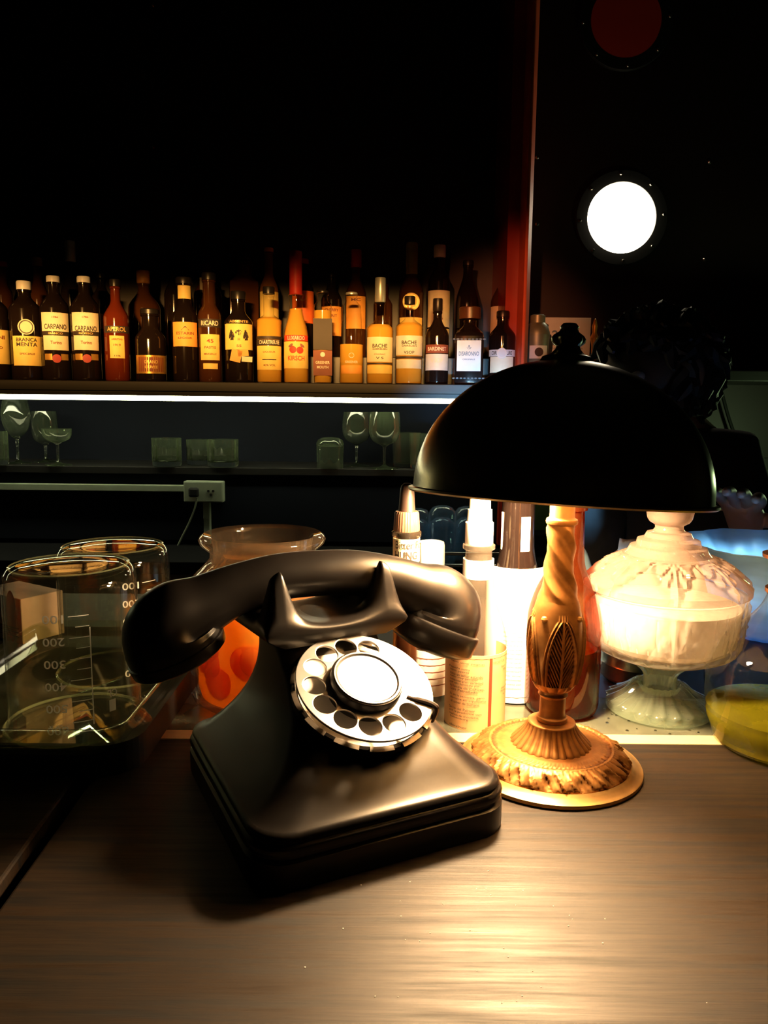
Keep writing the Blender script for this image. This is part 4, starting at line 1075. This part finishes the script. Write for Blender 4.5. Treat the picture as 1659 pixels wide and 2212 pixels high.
# face: looking down to the left
fd = Vector((-.75, -.55, -.35)).normalized(); fr = fd.cross(Vector((0, 0, 1))).normalized(); fu = fr.cross(fd)
FM = Matrix(((fr.x, fd.x, fu.x, hd[0]), (fr.y, fd.y, fu.y, hd[1]), (fr.z, fd.z, fu.z, hd[2]), (0, 0, 0, 1)))
def ball(c, rx, ry, rz, X, mb):
    mb.lathe([(math.sin(PI * k / 10), -math.cos(PI * k / 10)) if 0 < k < 10 else (0, -1 if k == 0 else 1) for k in range(11)], 18, X @ Matrix.Translation(c) @ Matrix.Diagonal((rx, ry, rz, 1)))
b = MB(); ball((0, .094, .0), .012, .020, .024, FM, b); ball((0, .100, -.014), .016, .014, .010, FM, b); b.build('nose', 'skin', pe)
b = MB(); ball((0, .066, -.062), .034, .034, .026, FM, b); b.build('chin', 'skin', pe)
for s in (-1, 1):
    b = MB(); ball((s * .086, .0, .0), .010, .020, .032, FM, b); b.build('ear', 'skin', pe)
b = MB(); ball((0, .092, -.040), .024, .010, .005, FM, b); b.build('mouth', mat('lips', (.30, .09, .07), .5, noise=.1), pe)
for s in (-1, 1):
    b = MB(); ball((s * .032, .080, .028), .013, .010, .009, FM, b); b.build('eye', mat('eye_white', (.35, .33, .30), .3, noise=.05), pe)
b = MB(); r4 = random.Random(4)
hc = Vector(hd) + Vector((.012, .02, .012))
ball(tuple(hc), .098, .104, .098, Matrix.Identity(4), b)
for k in range(230):           # wavy locks over the skull
    a, e = r4.uniform(0, 2 * PI), r4.uniform(-.5, 1.5)
    d = Vector((math.cos(a) * math.cos(e), math.sin(a) * math.cos(e), math.sin(e)))
    if d.dot(fd) > .50 and e < .75: continue
    p = hc + Vector((d.x * .094, d.y * .098, d.z * .092)); tdir = Vector((r4.uniform(-1, 1), r4.uniform(-1, 1), -.8)).normalized(); tdir = (tdir - d * tdir.dot(d)).normalized()
    pts = []
    for i in range(6):
        q = p + tdir * .014 * i + d * (.006 * math.sin(i * 1.5 + k) + .003)
        pts.append(tuple(q))
    b.tube(pts, [.005, .011, .012, .011, .008, .003], 6)
b.build('hair', 'hair', pe)
# shirt and trousers grown over the body
sn = [((pv[0], .12, 1.00), (.150, .120)), ((ch[0], .10, 1.12), (.150, .120)), (ch, (.155, .115)), ((nk[0], nk[1] + .01, nk[2] - .045), (.075, .07)), (shR, .072), (elR, .057), (tuple(Vector(elR) * .45 + Vector(haR) * .55), .046), (shL, .072), (elL, .057), (tuple(Vector(elL) * .45 + Vector(haL) * .55), .046)]
skinned('shirt', sn, [(0, 1), (1, 2), (2, 3), (2, 4), (4, 5), (5, 6), (2, 7), (7, 8), (8, 9)], 'shirt', pe)
tn = [((pv[0], .12, 1.0), (.145, .115)), ((pv[0] + .09, .12, .88), .105), ((pv[0] + .10, .10, .50), .075), ((pv[0] + .10, .14, .10), .062), ((pv[0] - .09, .12, .88), .105), ((pv[0] - .10, .10, .50), .075), ((pv[0] - .10, .14, .10), .062)]
skinned('trousers', tn, [(0, 1), (1, 2), (2, 3), (0, 4), (4, 5), (5, 6)], 'trousers', pe)
for s in (-1, 1):
    MB().loft([[(pv[0] + s * .10 + x, .02 + y, zz) for x, y in rrect(w_, -.13, .14, w_ * .9)] for zz, w_ in ((0, .045), (.02, .048), (.06, .043), (.085, .034))]).build('shoe', 'black', pe)

# ================================================================== drinking glasses on the lower shelf
def glass_prof(kind, r, H, w=.0020):
    if kind == 'tumbler':
        return [(0, .0), (r * .90, 0), (r * .97, .003), (r, .010), (r, H), (r - w, H), (r - w * 1.6, .022), (r * .80, .016), (0, .015)]
    if kind == 'highball':
        return [(0, 0), (r * .80, 0), (r * .86, .003), (r * .88, .010), (r, H), (r - w, H), (r * .86 - w, .013), (0, .010)]
    if kind == 'dome':         # thick-based tumbler standing on its mouth
        return [(r, 0), (r, H * .80), (r * .93, H * .90), (r * .70, H * .97), (r * .3, H), (0, H), (0, H * .80), (r * .5, H * .78), (r - w * 2, H * .70), (r - w, 0)]
    a = {'wine': (.42, .50), 'flute': (.40, .42), 'goblet': (.36, .42), 'coupe': (.62, .70)}[kind]
    z0, z1 = H * a[0], H * a[1]
    foot = [(0, 0), (r * .92, 0), (r * .90, .002), (r * .30, .005), (.0045, .012), (.0036, z0 * .5), (.0048, z0 - .006)]
    if kind == 'coupe': bowl_ = spline([(r * .30, z0), (r * .80, z0 + H * .09), (r * .98, z0 + H * .22), (r, H)], 5)
    elif kind == 'flute': bowl_ = spline([(r * .25, z0), (r * .75, z0 + H * .12), (r, H * .72), (r * .93, H * .88), (r * .82, H)], 5)
    else: bowl_ = spline([(r * .28, z0), (r * .80, z0 + H * .08), (r * 1.0, z0 + H * .24), (r * .99, H * .85), (r * .93, H)], 5)
    inner = [(q - w, zz + (w if i == 0 else 0)) for i, (q, zz) in enumerate(bowl_)]
    return foot + bowl_ + list(reversed(inner)) + [(0, z0 + w * 3)]
def back_glass(name, label, kind, px, w, top, y=2.31, base=None, zb=None, m='cut_glass', cutn=0, grp='drinking glasses on the lower shelf', cat='glass'):
    if zb is None: zb = LZ; y += .08
    c = at_y(px, 1005, y); s = (y * .99 + .05) / FPX
    H = at_y(px, top, y).z - zb
    t = thing(name, label, cat, (c.x, y, zb), 0, grp)
    rf = (lambda a, q, zz: q * (1 + .05 * math.cos(cutn * a)) if .012 < zz < H * .85 else q) if cutn else None
    MB().lathe(glass_prof(kind, w * s / 2, H), 48 if not cutn else 72, rf=rf).build('bowl' if kind in ('wine', 'flute', 'goblet', 'coupe') else 'glass', m, t, sharp=50)
    return t
back_glass('tumbler', 'cut tumbler at the far left end of the glass shelf', 'tumbler', -8, 52, 932, 2.27, cutn=12)
back_glass('champagne_flute', 'tulip shaped stem glass nearest the left end, touching the light strip', 'flute', 40, 58, 862, 2.345)
back_glass('wine_goblet', 'tall goblet half hidden behind the coupe at left', 'goblet', 100, 52, 888, 2.40)
back_glass('coupe_glass', 'shallow champagne coupe in front of the tall goblet', 'coupe', 126, 60, 926, 2.29)
back_glass('tumbler', 'short cut tumbler standing alone left of a pair of tumblers', 'tumbler', 361, 62, 946, 2.29, cutn=10)
back_glass('tumbler', 'short cut tumbler, left one of the touching pair', 'tumbler', 431, 54, 949, 2.36, cutn=10)
back_glass('tumbler', 'short cut tumbler, right one of the touching pair', 'tumbler', 482, 66, 949, 2.29, cutn=10)
back_glass('dome_tumbler', 'upside-down thick based tumbler left of the two wine glasses', 'dome', 713, 56, 944, 2.29, cutn=8)
back_glass('wine_glass', 'round bowled wine glass beside the upside-down tumbler', 'wine', 770, 60, 890, 2.37)
back_glass('wine_glass', 'round bowled wine glass just left of the highball glasses', 'wine', 830, 66, 890, 2.29)
back_glass('highball_glass', 'highball glass to the right of the wine glasses', 'highball', 877, 62, 934, 2.36)
back_glass('highball_glass', 'highball glass half covered by the edge of the lampshade', 'highball', 910, 54, 936, 2.30)
back_glass('highball_glass', 'highball glass hidden mostly behind the lampshade', 'highball', 968, 54, 936, 2.37)
# glasses drying upside down on the back worktop
for px, w, top, y, lab in ((905, 54, 1098, 2.16, 'blue tinged upside-down tumbler on the back worktop, nearest the dropper bottle'), (958, 60, 1092, 2.13, 'blue tinged upside-down tumbler in the middle of three on the back worktop'), (1012, 56, 1094, 2.18, 'blue tinged upside-down tumbler on the back worktop behind the bitters bottle cap')):
    back_glass('tumbler', lab, 'dome', px, w, top, y, zb=.935, m='blue_glass', grp='tumblers drying on the back worktop')
rk = MB()
zr0 = at_y(960, 1160, 2.15).z
rk.box(at_y(890, 1150, 2.15).x, 2.08, .935 - .0, at_y(1050, 1150, 2.15).x, 2.0801, .936)
t = thing('glass_rail', 'two bright steel rails along the front of the back worktop', 'rail', (0, 2.07, .935))
for py in (1196, 1222):
    zz = at_y(960, py, 2.05).z - .935
    MB().tube([(at_y(880, py, 2.05).x, -.02, zz), (at_y(1100, py, 2.05).x, -.02, zz)], .005, 10).build('rail', 'steel', t)
for px in (884, 1096):
    x = at_y(px, 1200, 2.05).x
    MB().tube([(x, -.02, at_y(960, 1240, 2.05).z - .935), (x, -.02, at_y(960, 1190, 2.05).z - .935)], .004, 8).build('post', 'steel', t)
    MB().tube([(x, -.02, at_y(960, 1210, 2.05).z - .935), (x, .025, at_y(960, 1210, 2.05).z - .935)], .004, 8).build('bracket', 'steel', t)
# glassware at the right edge on its own shelf
gy = 2.2
zg = at_y(1630, 1122, gy).z
tag(MB().box(at_y(1535, 1122, gy).x, gy - .1, zg - .02, 2.9, WY - .009, zg).build('side_shelf', 'shelf', smooth=False, bevel=.002), 'dark side shelf with blue lit glasses at the right edge', 'shelf')
back_glass('tumbler', 'blue lit faceted tumbler on the side shelf at the right edge', 'tumbler', 1634, 42, 1056, gy - .02, zb=zg, m='blue_glass', cutn=10, grp='glasses on the side shelf')
back_glass('tumbler', 'blue lit tumbler cut off by the right edge of the picture', 'tumbler', 1675, 50, 1078, gy - .06, zb=zg, m='blue_glass', cutn=10, grp='glasses on the side shelf')
back_glass('tumbler', 'dim tumbler in the shadow beside the lampshade rim', 'tumbler', 1588, 40, 1062, gy + .1, zb=zg, m='blue_glass', cutn=10, grp='glasses on the side shelf')

# ================================================================== shelf right of the upright: shaker, card, ornaments
sy = 2.36
zs2 = at_y(1160, 800, sy).z
tag(MB().box(pb.x + .002, sy - .12, zs2 - .03, 2.9, WY - .001, zs2).build('side_shelf', 'shelf', smooth=False, bevel=.002), 'dark shelf right of the red upright holding shaker and card', 'shelf')
s_ = (sy * .99) / FPX
c = at_y(1158, 790, sy - .04); t = thing('cocktail_shaker', 'green grey metal cocktail shaker with a round badge beside the red upright', 'shaker', (c.x, sy - .04, zs2))
z = lambda y: at_y(1158, y, sy - .04).z - zs2
MB().lathe([(0, 0), (20 * s_, 0), (22 * s_, .004), (25 * s_, z(740)), (26 * s_, z(722))], 40).build('body', 'green_metal', t)
MB().lathe([(26.5 * s_, z(724)), (26 * s_, z(718)), (22 * s_, z(705)), (16 * s_, z(698)), (15.5 * s_, z(682)), (12 * s_, z(680)), (0, z(680))], 40).build('cap', 'green_metal', t)
MB().patch(25 * s_, z(776), z(748), .8, 12, .0006).build('badge', 'paper_blue', t)
b = MB(); b.lathe([(0, 0), (9 * s_, 0), (9 * s_, .0008), (7.4 * s_, .0008), (7.4 * s_, .0002)], 24, Matrix.Translation((0, -25.6 * s_, z(762))) @ Matrix.Rotation(PI / 2, 4, 'X')); b.build('badge_ring', 'ink', t)
c = at_y(1222, 790, sy + .06); t = thing('menu_card', 'pale blue printed card standing behind the lamp finial', 'card', (c.x, sy + .06, zs2))
z = lambda y: at_y(1222, y, sy + .06).z - zs2
MB().box(-51 * s_, 0, 0, 51 * s_, .004, z(686)).build('sheet', 'paper_blue', t, smooth=False)
b = MB(); text_on(b, 'art', 42 * s_, 24 * s_, None, z(722), -12 * s_, .0006); text_on(b, 'cocktails', 60 * s_, 9 * s_, None, z(742), 0, .0006); text_on(b, 'menu of the house', 70 * s_, 5 * s_, None, z(752), 0, .0006)
b.build('lettering', 'ink_blue', t, smooth=False)
MB().box(-10 * s_, .004, 0, 10 * s_, .05, z(740)).build('stand', 'black', t, smooth=False)
c = at_y(1281, 790, sy); t = thing('brass_ornament', 'small brass ornament right of the pale blue card', 'ornament', (c.x, sy, zs2))
z = lambda y: at_y(1281, y, sy).z - zs2
MB().lathe([(0, 0), (.014, 0), (.015, .004), (.006, .012), (.008, z(745)), (.013, z(730)), (.006, z(718)), (.008, z(705)), (.003, z(690)), (0, z(688))], 28).build('body', 'cap_gold', t)
c = at_y(1478, 790, sy + .1); t = thing('liqueur_glass', 'tiny stemmed glass up on the shelf right of the dark hair', 'glass', (c.x, sy + .1, zs2))
z = lambda y: at_y(1478, y, sy + .1).z - zs2
MB().lathe(glass_prof('wine', 15 * s_, z(680)), 32).build('bowl', 'cut_glass', t)

# ================================================================== bottles
FRONT, REAR = 2.315, 2.50
def bottle(cx, w, top, sh0, sh1, nw, m, label, row=FRONT, cap=None, liquid=None, labels=(), square=False, capw=None, extra=None, liptop=False, taper=1.0, name='bottle'):
    """sizes in photograph pixels: body width w, neck width nw; sh0/sh1 shoulder from body to neck; cap=(pixels, material)"""
    y = row; zb = SZ if row == FRONT else RZ
    s = (y * .99) / FPX
    c = at_y(cx, 800, y)
    z = lambda py: at_y(cx, py, y).z - zb
    t = thing(name, label, 'bottle', (c.x, y, zb), face_cam(c) if not square else face_cam(c), 'liquor bottles on the shelf')
    r, rn = w * s / 2, nw * s / 2
    ct = z(top); gt = ct - (cap[0] * s if cap else 0)
    n = 9
    body = [(0, .002), (r * taper * .90, 0), (r * taper * .98, .003), (r * taper, .008), (r, z(sh0))]
    for k in range(1, n + 1):
        u = k / n; q = rn + (r - rn) * (.5 + .5 * math.cos(PI * u)) ** .85
        body.append((q, z(sh0) + (z(sh1) - z(sh0)) * u))
    body += [(rn, gt - .008), (rn * 1.12, gt - .007), (rn * 1.12, gt - .002), (rn * .95, gt), (0, gt)]
    if square:
        sq = lambda a, q, zz: q / max(abs(math.cos(a)), abs(math.sin(a))) ** .8 * .94 if zz < z(sh0) + .25 * (z(sh1) - z(sh0)) else q
        X = Matrix.Rotation(0, 4, 'Z')
        MB().lathe(body, 48, X, rf=sq).build('glass_body', m, t, sharp=50)
    else:
        MB().lathe(body, 40).build('glass_body', m, t, sharp=50)
    if liquid:
        lm, ltop = liquid
        lp = [(0, .004)] + [(max(q - .002, .001), min(zz, z(ltop))) for q, zz in body[1:-5] if zz < z(ltop)] 
        lp[1] = (lp[1][0], .004)
        lp += [(lp[-1][0], z(ltop)), (0, z(ltop))]
        MB().lathe(lp, 32).build('contents', lm, t, sharp=50)
    if cap:
        cw = (capw or nw * 1.15) * s / 2
        MB().lathe([(rn * 1.02 if cap[0] > 20 else cw, gt - .001), (cw, gt + .002), (cw, ct - .003), (cw * .92, ct), (0, ct)], 28).build('cap', cap[1], t)
    for lb in labels:
        y0, y1, frac, lm = lb[:4]
        texts = lb[4] if len(lb) > 4 else ()
        off = lb[5] if len(lb) > 5 else 0
        rr = r * (taper + (1 - taper) * min(1, (z((y0 + y1) / 2)) / max(z(sh0), .01)))
        if z(y0) > z(sh0): 
            u = min(1, (z((y0 + y1) / 2) - z(sh0)) / (z(sh1) - z(sh0))); rr = rn + (r - rn) * (.5 + .5 * math.cos(PI * u)) ** .85
        if square:
            rr_ = rr * .94 if not off else rr
            yf = -rr * .945 - .0004
            o = MB().box(-rr * frac + off * s, yf - .0004, z(y1), rr * frac + off * s, yf + .0006, z(y0)).build('label', lm, t, smooth=False)
        else:
            o = MB().patch(rr, z(y1), z(y0), math.asin(min(.999, frac)), 16, .0005, Matrix.Rotation(math.asin(max(-1, min(1, off * s / rr))), 4, 'Z') if off else None).build('label', lm, t)
        by = {}
        for s_t, yc, tw, th, ink in texts:
            mb = by.setdefault(ink, MB())
            if square:
                V, F = text_geo(s_t, .02); mb.add([(off * s + a * tw * s, yf - .0009, z(yc) + b_ * th * s) for a, b_ in V], F)
            else: text_on(mb, s_t, tw * s, th * s, rr, z(yc), off * s, .0011, .02)
        for ink, mb in by.items(): mb.build('lettering', ink, o, smooth=False)
    if extra: extra(t, r, z, s)
    return t
def badge(y0, rpx, m, ring=None, dx=0):
    def f(t, r, z, s):
        X = Matrix.Translation((dx * s, -r - .0012, z(y0))) @ Matrix.Rotation(PI / 2, 4, 'X')
        o = MB().lathe([(rpx * s, -.006), (rpx * s, .0004), (0, .0008)], 32, X).build('badge', m, t)
        if ring: MB().lathe([(rpx * s * .86, .0008), (rpx * s * .86, .0012), (rpx * s * .74, .0012), (rpx * s * .74, .0008)], 32, X).build('badge_ring', ring, o)
    return f
D, CLR = 'dark_glass', 'glass'
# ---- front row, left to right
bottle(-10, 66, 612, 672, 640, 24, D, 'dark bottle with a yellow label cut off by the left edge', cap=(16, 'cap_white'), labels=[(714, 787, .98, 'paper_yellow', [('CARNI', 730, 44, 8, 'ink_brown'), ('AMARO', 752, 34, 5, 'ink_brown')])])
bottle(61, 64, 608, 670, 640, 26, D, 'dark bottle with a yellow label reading MENTA and a round crest above it', cap=(17, 'cap_white'), labels=[(728, 791, .82, 'paper_yellow', [('BRANCA', 736, 42, 8, 'ink'), ('MENTA', 746, 42, 8, 'ink'), ('SPECIALE', 766, 30, 4, 'ink_brown')])], extra=badge(709, 16, 'paper_cream', 'ink'))
def carp_tab(t, r, z, s):
    for dx in (-18, 18): MB().patch(r, z(779), z(766), .28, 6, .0005, Matrix.Rotation(math.asin(dx * s / r * .9), 4, 'Z')).build('seal', 'cap_gold', t)
    MB().lathe([(9 * s, -.004), (9 * s, .0006), (0, .001)], 20, Matrix.Translation((0, -r, z(776))) @ Matrix.Rotation(PI / 2, 4, 'X')).build('seal', 'cap_red', t)
for cx, lb, ty in ((124, 'CARPANO', 708), (189, 'CARPANO', 712)):
    bottle(cx, 60, 597 + (cx > 150), 668, 632, 24, D, 'dark vermouth bottle with a two part cream label, %s one of the pair' % ('left' if cx < 150 else 'right'), cap=(12, 'cap_white'),
           labels=[(678, 718, .86, 'paper_cream', [(lb, ty, 46, 11, 'ink'), ('1786', 688, 12, 4, 'ink_brown')]), (719, 726, .86, 'ink', [('BIANCO' if cx < 150 else 'ROSSO', 722.5, 28, 4, 'ink_gold')]), (727, 758, .80, 'paper_cream', [('Torino', 742, 22, 7, 'ink_brown')])], extra=carp_tab)
bottle(255, 52, 604, 690, 650, 20, 'red_bottle', 'reddish brown aperitif bottle with a narrow yellow label', cap=(14, 'cap_black'),
       labels=[(706, 721, .93, 'ink', [('APEROL', 713, 40, 9, 'ink_gold')]), (727, 775, .56, 'paper_yellow', [('APERITIVO', 735, 22, 4, 'ink_brown'), ('1919', 747, 14, 5, 'ink_brown'), ('11%', 770, 12, 3, 'ink')])])
bottle(327, 64, 668, 735, 705, 34, D, 'squat dark bottle with a low gold bordered maroon label', cap=(10, 'cap_black'), labels=[(769, 808, .93, 'cap_gold', []), (773, 804, .80, 'ink_brown', [('GRAND', 783, 28, 7, 'ink_gold'), ('CUVEE', 794, 26, 6, 'ink_gold')])])
bottle(402, 54, 600, 690, 655, 30, D, 'dark bottle with ribbed foot and orange label with a small hill', cap=(12, 'cap_black'),
       labels=[(698, 750, .90, 'paper_orange', [('ESTARIN', 722, 38, 6, 'ink_brown'), ('LICOR', 732, 30, 4, 'ink_brown'), ('▲', 711, 17, 9, 'ink')]), (611, 647, .85, 'paper_yellow')])
bottle(455, 48, 590, 682, 655, 26, 'brown_bottle', 'brown pastis bottle with a pale band of capitals and a shield label', cap=(14, 'cap_black'),
       labels=[(691, 709, .96, 'ink', [('RICARD', 700, 38, 10, 'ink_white')]), (724, 779, .80, 'paper_yellow', [('45', 738, 14, 8, 'ink_red'), ('PASTIS', 752, 24, 5, 'ink_brown'), ('MARSEILLE', 766, 26, 4, 'ink_brown')]), (786, 798, .62, 'paper_yellow')])
def tags_(t, r, z, s):
    for dx, y0, y1, m, rot in ((-9, 783, 758, 'paper_orange', .22), (9, 771, 757, 'paper_orange', -.1), (16, 783, 772, 'paper_cream', .05)):
        MB().box(-11 * s, -.0006, 0, 11 * s, 0, (y1 - y0) * -s, Matrix.Translation((dx * s, -r * 1.03 - .001, z(y0))) @ Matrix.Rotation(rot, 4, 'Y')).build('hang_tag', m, t, smooth=False)
bottle(517, 60, 630, 700, 672, 28, D, 'dark absinthe bottle with a yellow crest label and paper tags', cap=(16, 'cap_black'),
       labels=[(694, 700, .70, 'ink', [('ABSENTE', 697, 40, 5, 'ink_gold')]), (702, 757, .93, 'paper_yellow', [('♞♛♞', 728, 44, 26, 'ink'), ('55', 749, 10, 5, 'ink_brown')])], extra=tags_)
bottle(582, 54, 620, 694, 680, 22, CLR, 'clear bottle of golden liqueur with a black banded yellow label', cap=(14, 'cap_black'), liquid=('gold_liq', 686),
       labels=[(728, 734, .97, 'ink', []), (735, 748, .97, 'ink', [('CHARTREUSE', 741, 46, 8, 'ink_white')]), (749, 800, .93, 'paper_yellow', [('LIQUEUR', 762, 26, 4, 'ink_brown'), ('————', 778, 30, 1.5, 'ink'), ('40% VOL', 790, 26, 4, 'ink_brown')])])
def cherries(t, r, z, s):
    for dx, dy in ((-7, 0), (8, 1)):
        MB().lathe([(0, .0012), (5.5 * s, .0010), (7.5 * s, .0002), (7.5 * s, -.002)], 24, Matrix.Translation((dx * s, -math.sqrt(r * r - (dx * s) ** 2) - .0003, z(757 + dy))) @ Matrix.Rotation(math.asin(dx * s / r), 4, 'Z') @ Matrix.Rotation(PI / 2, 4, 'X')).build('printed_cherry', 'ink_red', t)
    b = MB()
    for dx, rot in ((-9, .5), (10, -.5)): b.lathe([(0, .0012), (1, .0004), (1, -.001)], 16, Matrix.Translation((dx * s, -math.sqrt(r * r - (dx * s) ** 2) - .0004, z(747))) @ Matrix.Rotation(PI / 2, 4, 'X') @ Matrix.Rotation(rot, 4, 'Z') @ Matrix.Diagonal((8 * s, 2.8 * s, 1, 1)))
    b.build('printed_leaves', 'ink_brown', t)
bottle(640, 54, 543, 736, 664, 28, CLR, 'golden cherry spirit bottle with long red capsule and two printed cherries', cap=(88, 'cap_red'), capw=27, liquid=('gold_liq', 668),
       labels=[(726, 738, .90, 'ink_red', [('LUXARDO', 732, 38, 8, 'ink_white')]), (740, 797, .93, 'paper_yellow', [('KIRSCH', 775, 36, 10, 'ink_red')])], extra=cherries)
bottle(697, 40, 628, 664, 648, 22, CLR, 'small square shouldered clear bottle with a dark lower half', cap=(4, 'cap_black'), square=True, liquid=('gold_liq', 672),
       labels=[(690, 757, 1.0, 'ink', []), (758, 812, 1.0, 'ink_brown', [('GREENER', 784, 30, 6, 'ink_white'), ('MOUTH', 794, 24, 6, 'ink_white'), ('●', 767, 10, 10, 'paper_grey')])])
bottle(759, 40, 632, 664, 650, 22, CLR, 'small clear conical bottle with a black and orange label', cap=(4, 'cap_silver'), liquid=('gold_liq', 745), taper=1.30,
       labels=[(755, 789, .84, 'ink', [('GREENER', 783, 28, 5, 'ink_white'), ('●', 769, 11, 11, 'paper_grey')]), (790, 808, .86, 'paper_orange')])
bottle(820, 57, 600, 712, 690, 20, CLR, 'round shouldered clear bottle of golden brandy with a yellow lower label', cap=(50, 'cap_silver'), liquid=('gold_liq', 702),
       labels=[(730, 783, .93, 'paper_cream', [('BACHE', 749, 32, 8, 'ink'), ('GABRIELSEN', 756, 32, 3.5, 'ink'), ('COGNAC', 767, 24, 3, 'ink_brown'), ('V S', 775, 16, 5, 'ink')]), (785, 788, .93, 'ink'), (790, 808, .91, 'paper_yellow')])
bottle(883, 58, 640, 708, 688, 20, CLR, 'round shouldered brandy bottle with a grey label under a black neck', cap=(16, 'cap_black'), liquid=('gold_liq', 698),
       labels=[(727, 769, .95, 'paper_grey', [('BACHE', 742, 32, 8, 'ink'), ('GABRIELSEN', 749, 32, 3.5, 'ink'), ('VSOP', 763, 22, 6, 'ink')]), (771, 776, .95, 'ink'), (778, 797, .90, 'paper_grey')])
bottle(943, 50, 645, 728, 690, 18, D, 'dark brandy bottle with a copper band over a pale green label', cap=(26, 'cap_black'),
       labels=[(746, 764, .94, 'ink_brown', [('BARDINET', 755, 42, 8, 'ink_white')]), (766, 801, .94, 'paper_grey', [('VSOP', 780, 26, 9, 'paper_cream')])])
def ridges(t, r, z, s):
    b = MB()
    for k in range(9):
        x = -r * .95 + 2 * r * .95 * k / 8
        b.lathe([(0, -.004), (.004, -.002), (.0045, .001), (0, .003)], 8, Matrix.Translation((x, -r * .93, z(735))))
        b.lathe([(0, -.003), (.004, -.001), (.004, .001), (0, .003)], 8, Matrix.Translation((x, -r * .93, z(818))))
    o = b.build('glass_ridges', 'glass_bead', t); o['kind'] = 'stuff'
bottle(1012, 66, 664, 728, 700, 24, D, 'square dark bottle with a wide flat cap and a big pale blue label', cap=(26, 'cap_brown'), capw=46, square=True,
       labels=[(738, 803, .76, 'paper_blue', [('DISARONNO', 766, 42, 9, 'ink_blue'), ('⚓', 752, 9, 9, 'ink_blue'), ('ORIGINALE', 778, 26, 3, 'ink_blue')])], extra=ridges)
bottle(1083, 56, 672, 728, 700, 24, D, 'dark whisky liqueur bottle with a pale banner label beside the upright', cap=(12, 'cap_black'),
       labels=[(757, 771, .96, 'paper_grey', [('DRAMBUIE', 764, 46, 8, 'ink')]), (772, 806, .85, 'paper_cream')], extra=badge(765, 11, 'paper_grey', 'ink_white'))
# ---- rear row, standing on the step
bottle(16, 40, 566, 640, 610, 20, 'brown_bottle', 'tall brown bottle in the rear row near the left edge', REAR, cap=(10, 'cap_red'))
bottle(92, 44, 557, 650, 600, 18, 'brown_bottle', 'brown rear row bottle with a gold foil top', REAR, cap=(17, 'cap_gold'))
bottle(163, 46, 521, 640, 585, 18, D, 'tallest dark rear bottle with a silver capsule between the vermouth pair', REAR, cap=(42, 'cap_silver'))
bottle(226, 44, 590, 650, 620, 18, D, 'dark rear bottle with an orange label edge left of the aperitif bottle', REAR, cap=(10, 'cap_black'), labels=[(680, 712, .95, 'paper_orange')])
bottle(316, 66, 585, 668, 628, 24, 'brown_bottle', 'amber brown rear bottle with a cork and an orange label', REAR, cap=(26, 'cap_cork'), labels=[(664, 706, .98, 'paper_orange', [('RESERVA', 671, 34, 5, 'ink_brown')])])
bottle(382, 44, 540, 640, 600, 18, D, 'slim dark rear bottle left of the ribbed foot bottle', REAR, cap=(12, 'cap_black'))
bottle(452, 58, 562, 640, 600, 24, 'brown_bottle', 'brown square rear bottle with a pale panel behind the pastis', REAR, cap=(10, 'cap_black'), labels=[(604, 664, .55, 'paper_grey_dim')])
bottle(530, 66, 556, 616, 592, 32, 'brown_bottle', 'big brown rear bottle with rounded shoulders behind the absinthe', REAR, cap=(10, 'cap_black'), square=True)
bottle(583, 40, 536, 630, 590, 18, 'amber_bottle', 'rear bottle with a wide amber stopper above the golden liqueur', REAR, cap=(8, 'cap_cork'), capw=20, labels=[(632, 700, .95, 'paper_yellow')])
bottle(655, 46, 560, 630, 600, 22, D, 'dark rear bottle with a bright orange label behind the cherry spirit', REAR, cap=(10, 'cap_red'), labels=[(631, 700, .97, 'paper_red', [('O', 645, 16, 16, 'paper_orange')])])
bottle(716, 44, 588, 650, 620, 20, D, 'dark rear bottle with a yellow label right of the small square bottle', REAR, cap=(10, 'cap_black'), labels=[(664, 727, .92, 'paper_orange', [('CHERRY', 672, 30, 6, 'ink_brown'), ('SPIRIT', 684, 24, 5, 'ink_brown')])])
bottle(768, 44, 540, 640, 600, 20, 'brown_bottle', 'rear bottle with a red foil capsule behind the conical bottle', REAR, cap=(36, 'cap_red'), labels=[(642, 712, .90, 'paper_orange', [('MC', 650, 20, 6, 'ink_brown')])])
bottle(826, 40, 601, 660, 640, 22, 'brown_bottle', 'short brown rear bottle behind the yellow labelled brandy', REAR, cap=(12, 'cap_black'))
bottle(886, 52, 525, 636, 590, 22, 'brown_bottle', 'tall rear bottle with green and gold neck foil and a round label', REAR, cap=(64, 'cap_green'), labels=[(688, 726, .90, 'paper_yellow')], extra=badge(655, 18, 'paper_yellow', 'ink_gold'))
bottle(945, 46, 530, 610, 578, 22, D, 'tall dark rear bottle with a white cap and a long pale label', REAR, cap=(25, 'cap_white'), labels=[(630, 708, 1.0, 'paper_cream', [('N', 660, 12, 14, 'ink_brown'), ('1895', 690, 18, 6, 'ink_brown')]), (712, 740, 1.0, 'paper_yellow')])
bottle(1006, 50, 563, 660, 590, 20, D, 'plain dark rear bottle with sloping shoulders above the flat capped one', REAR, cap=(10, 'cap_black'))
bottle(1081, 50, 560, 656, 610, 18, 'brown_bottle', 'reddish rear bottle nearest the red upright with an orange label', REAR, cap=(30, 'cap_black'), labels=[(664, 728, .95, 'paper_cream')])
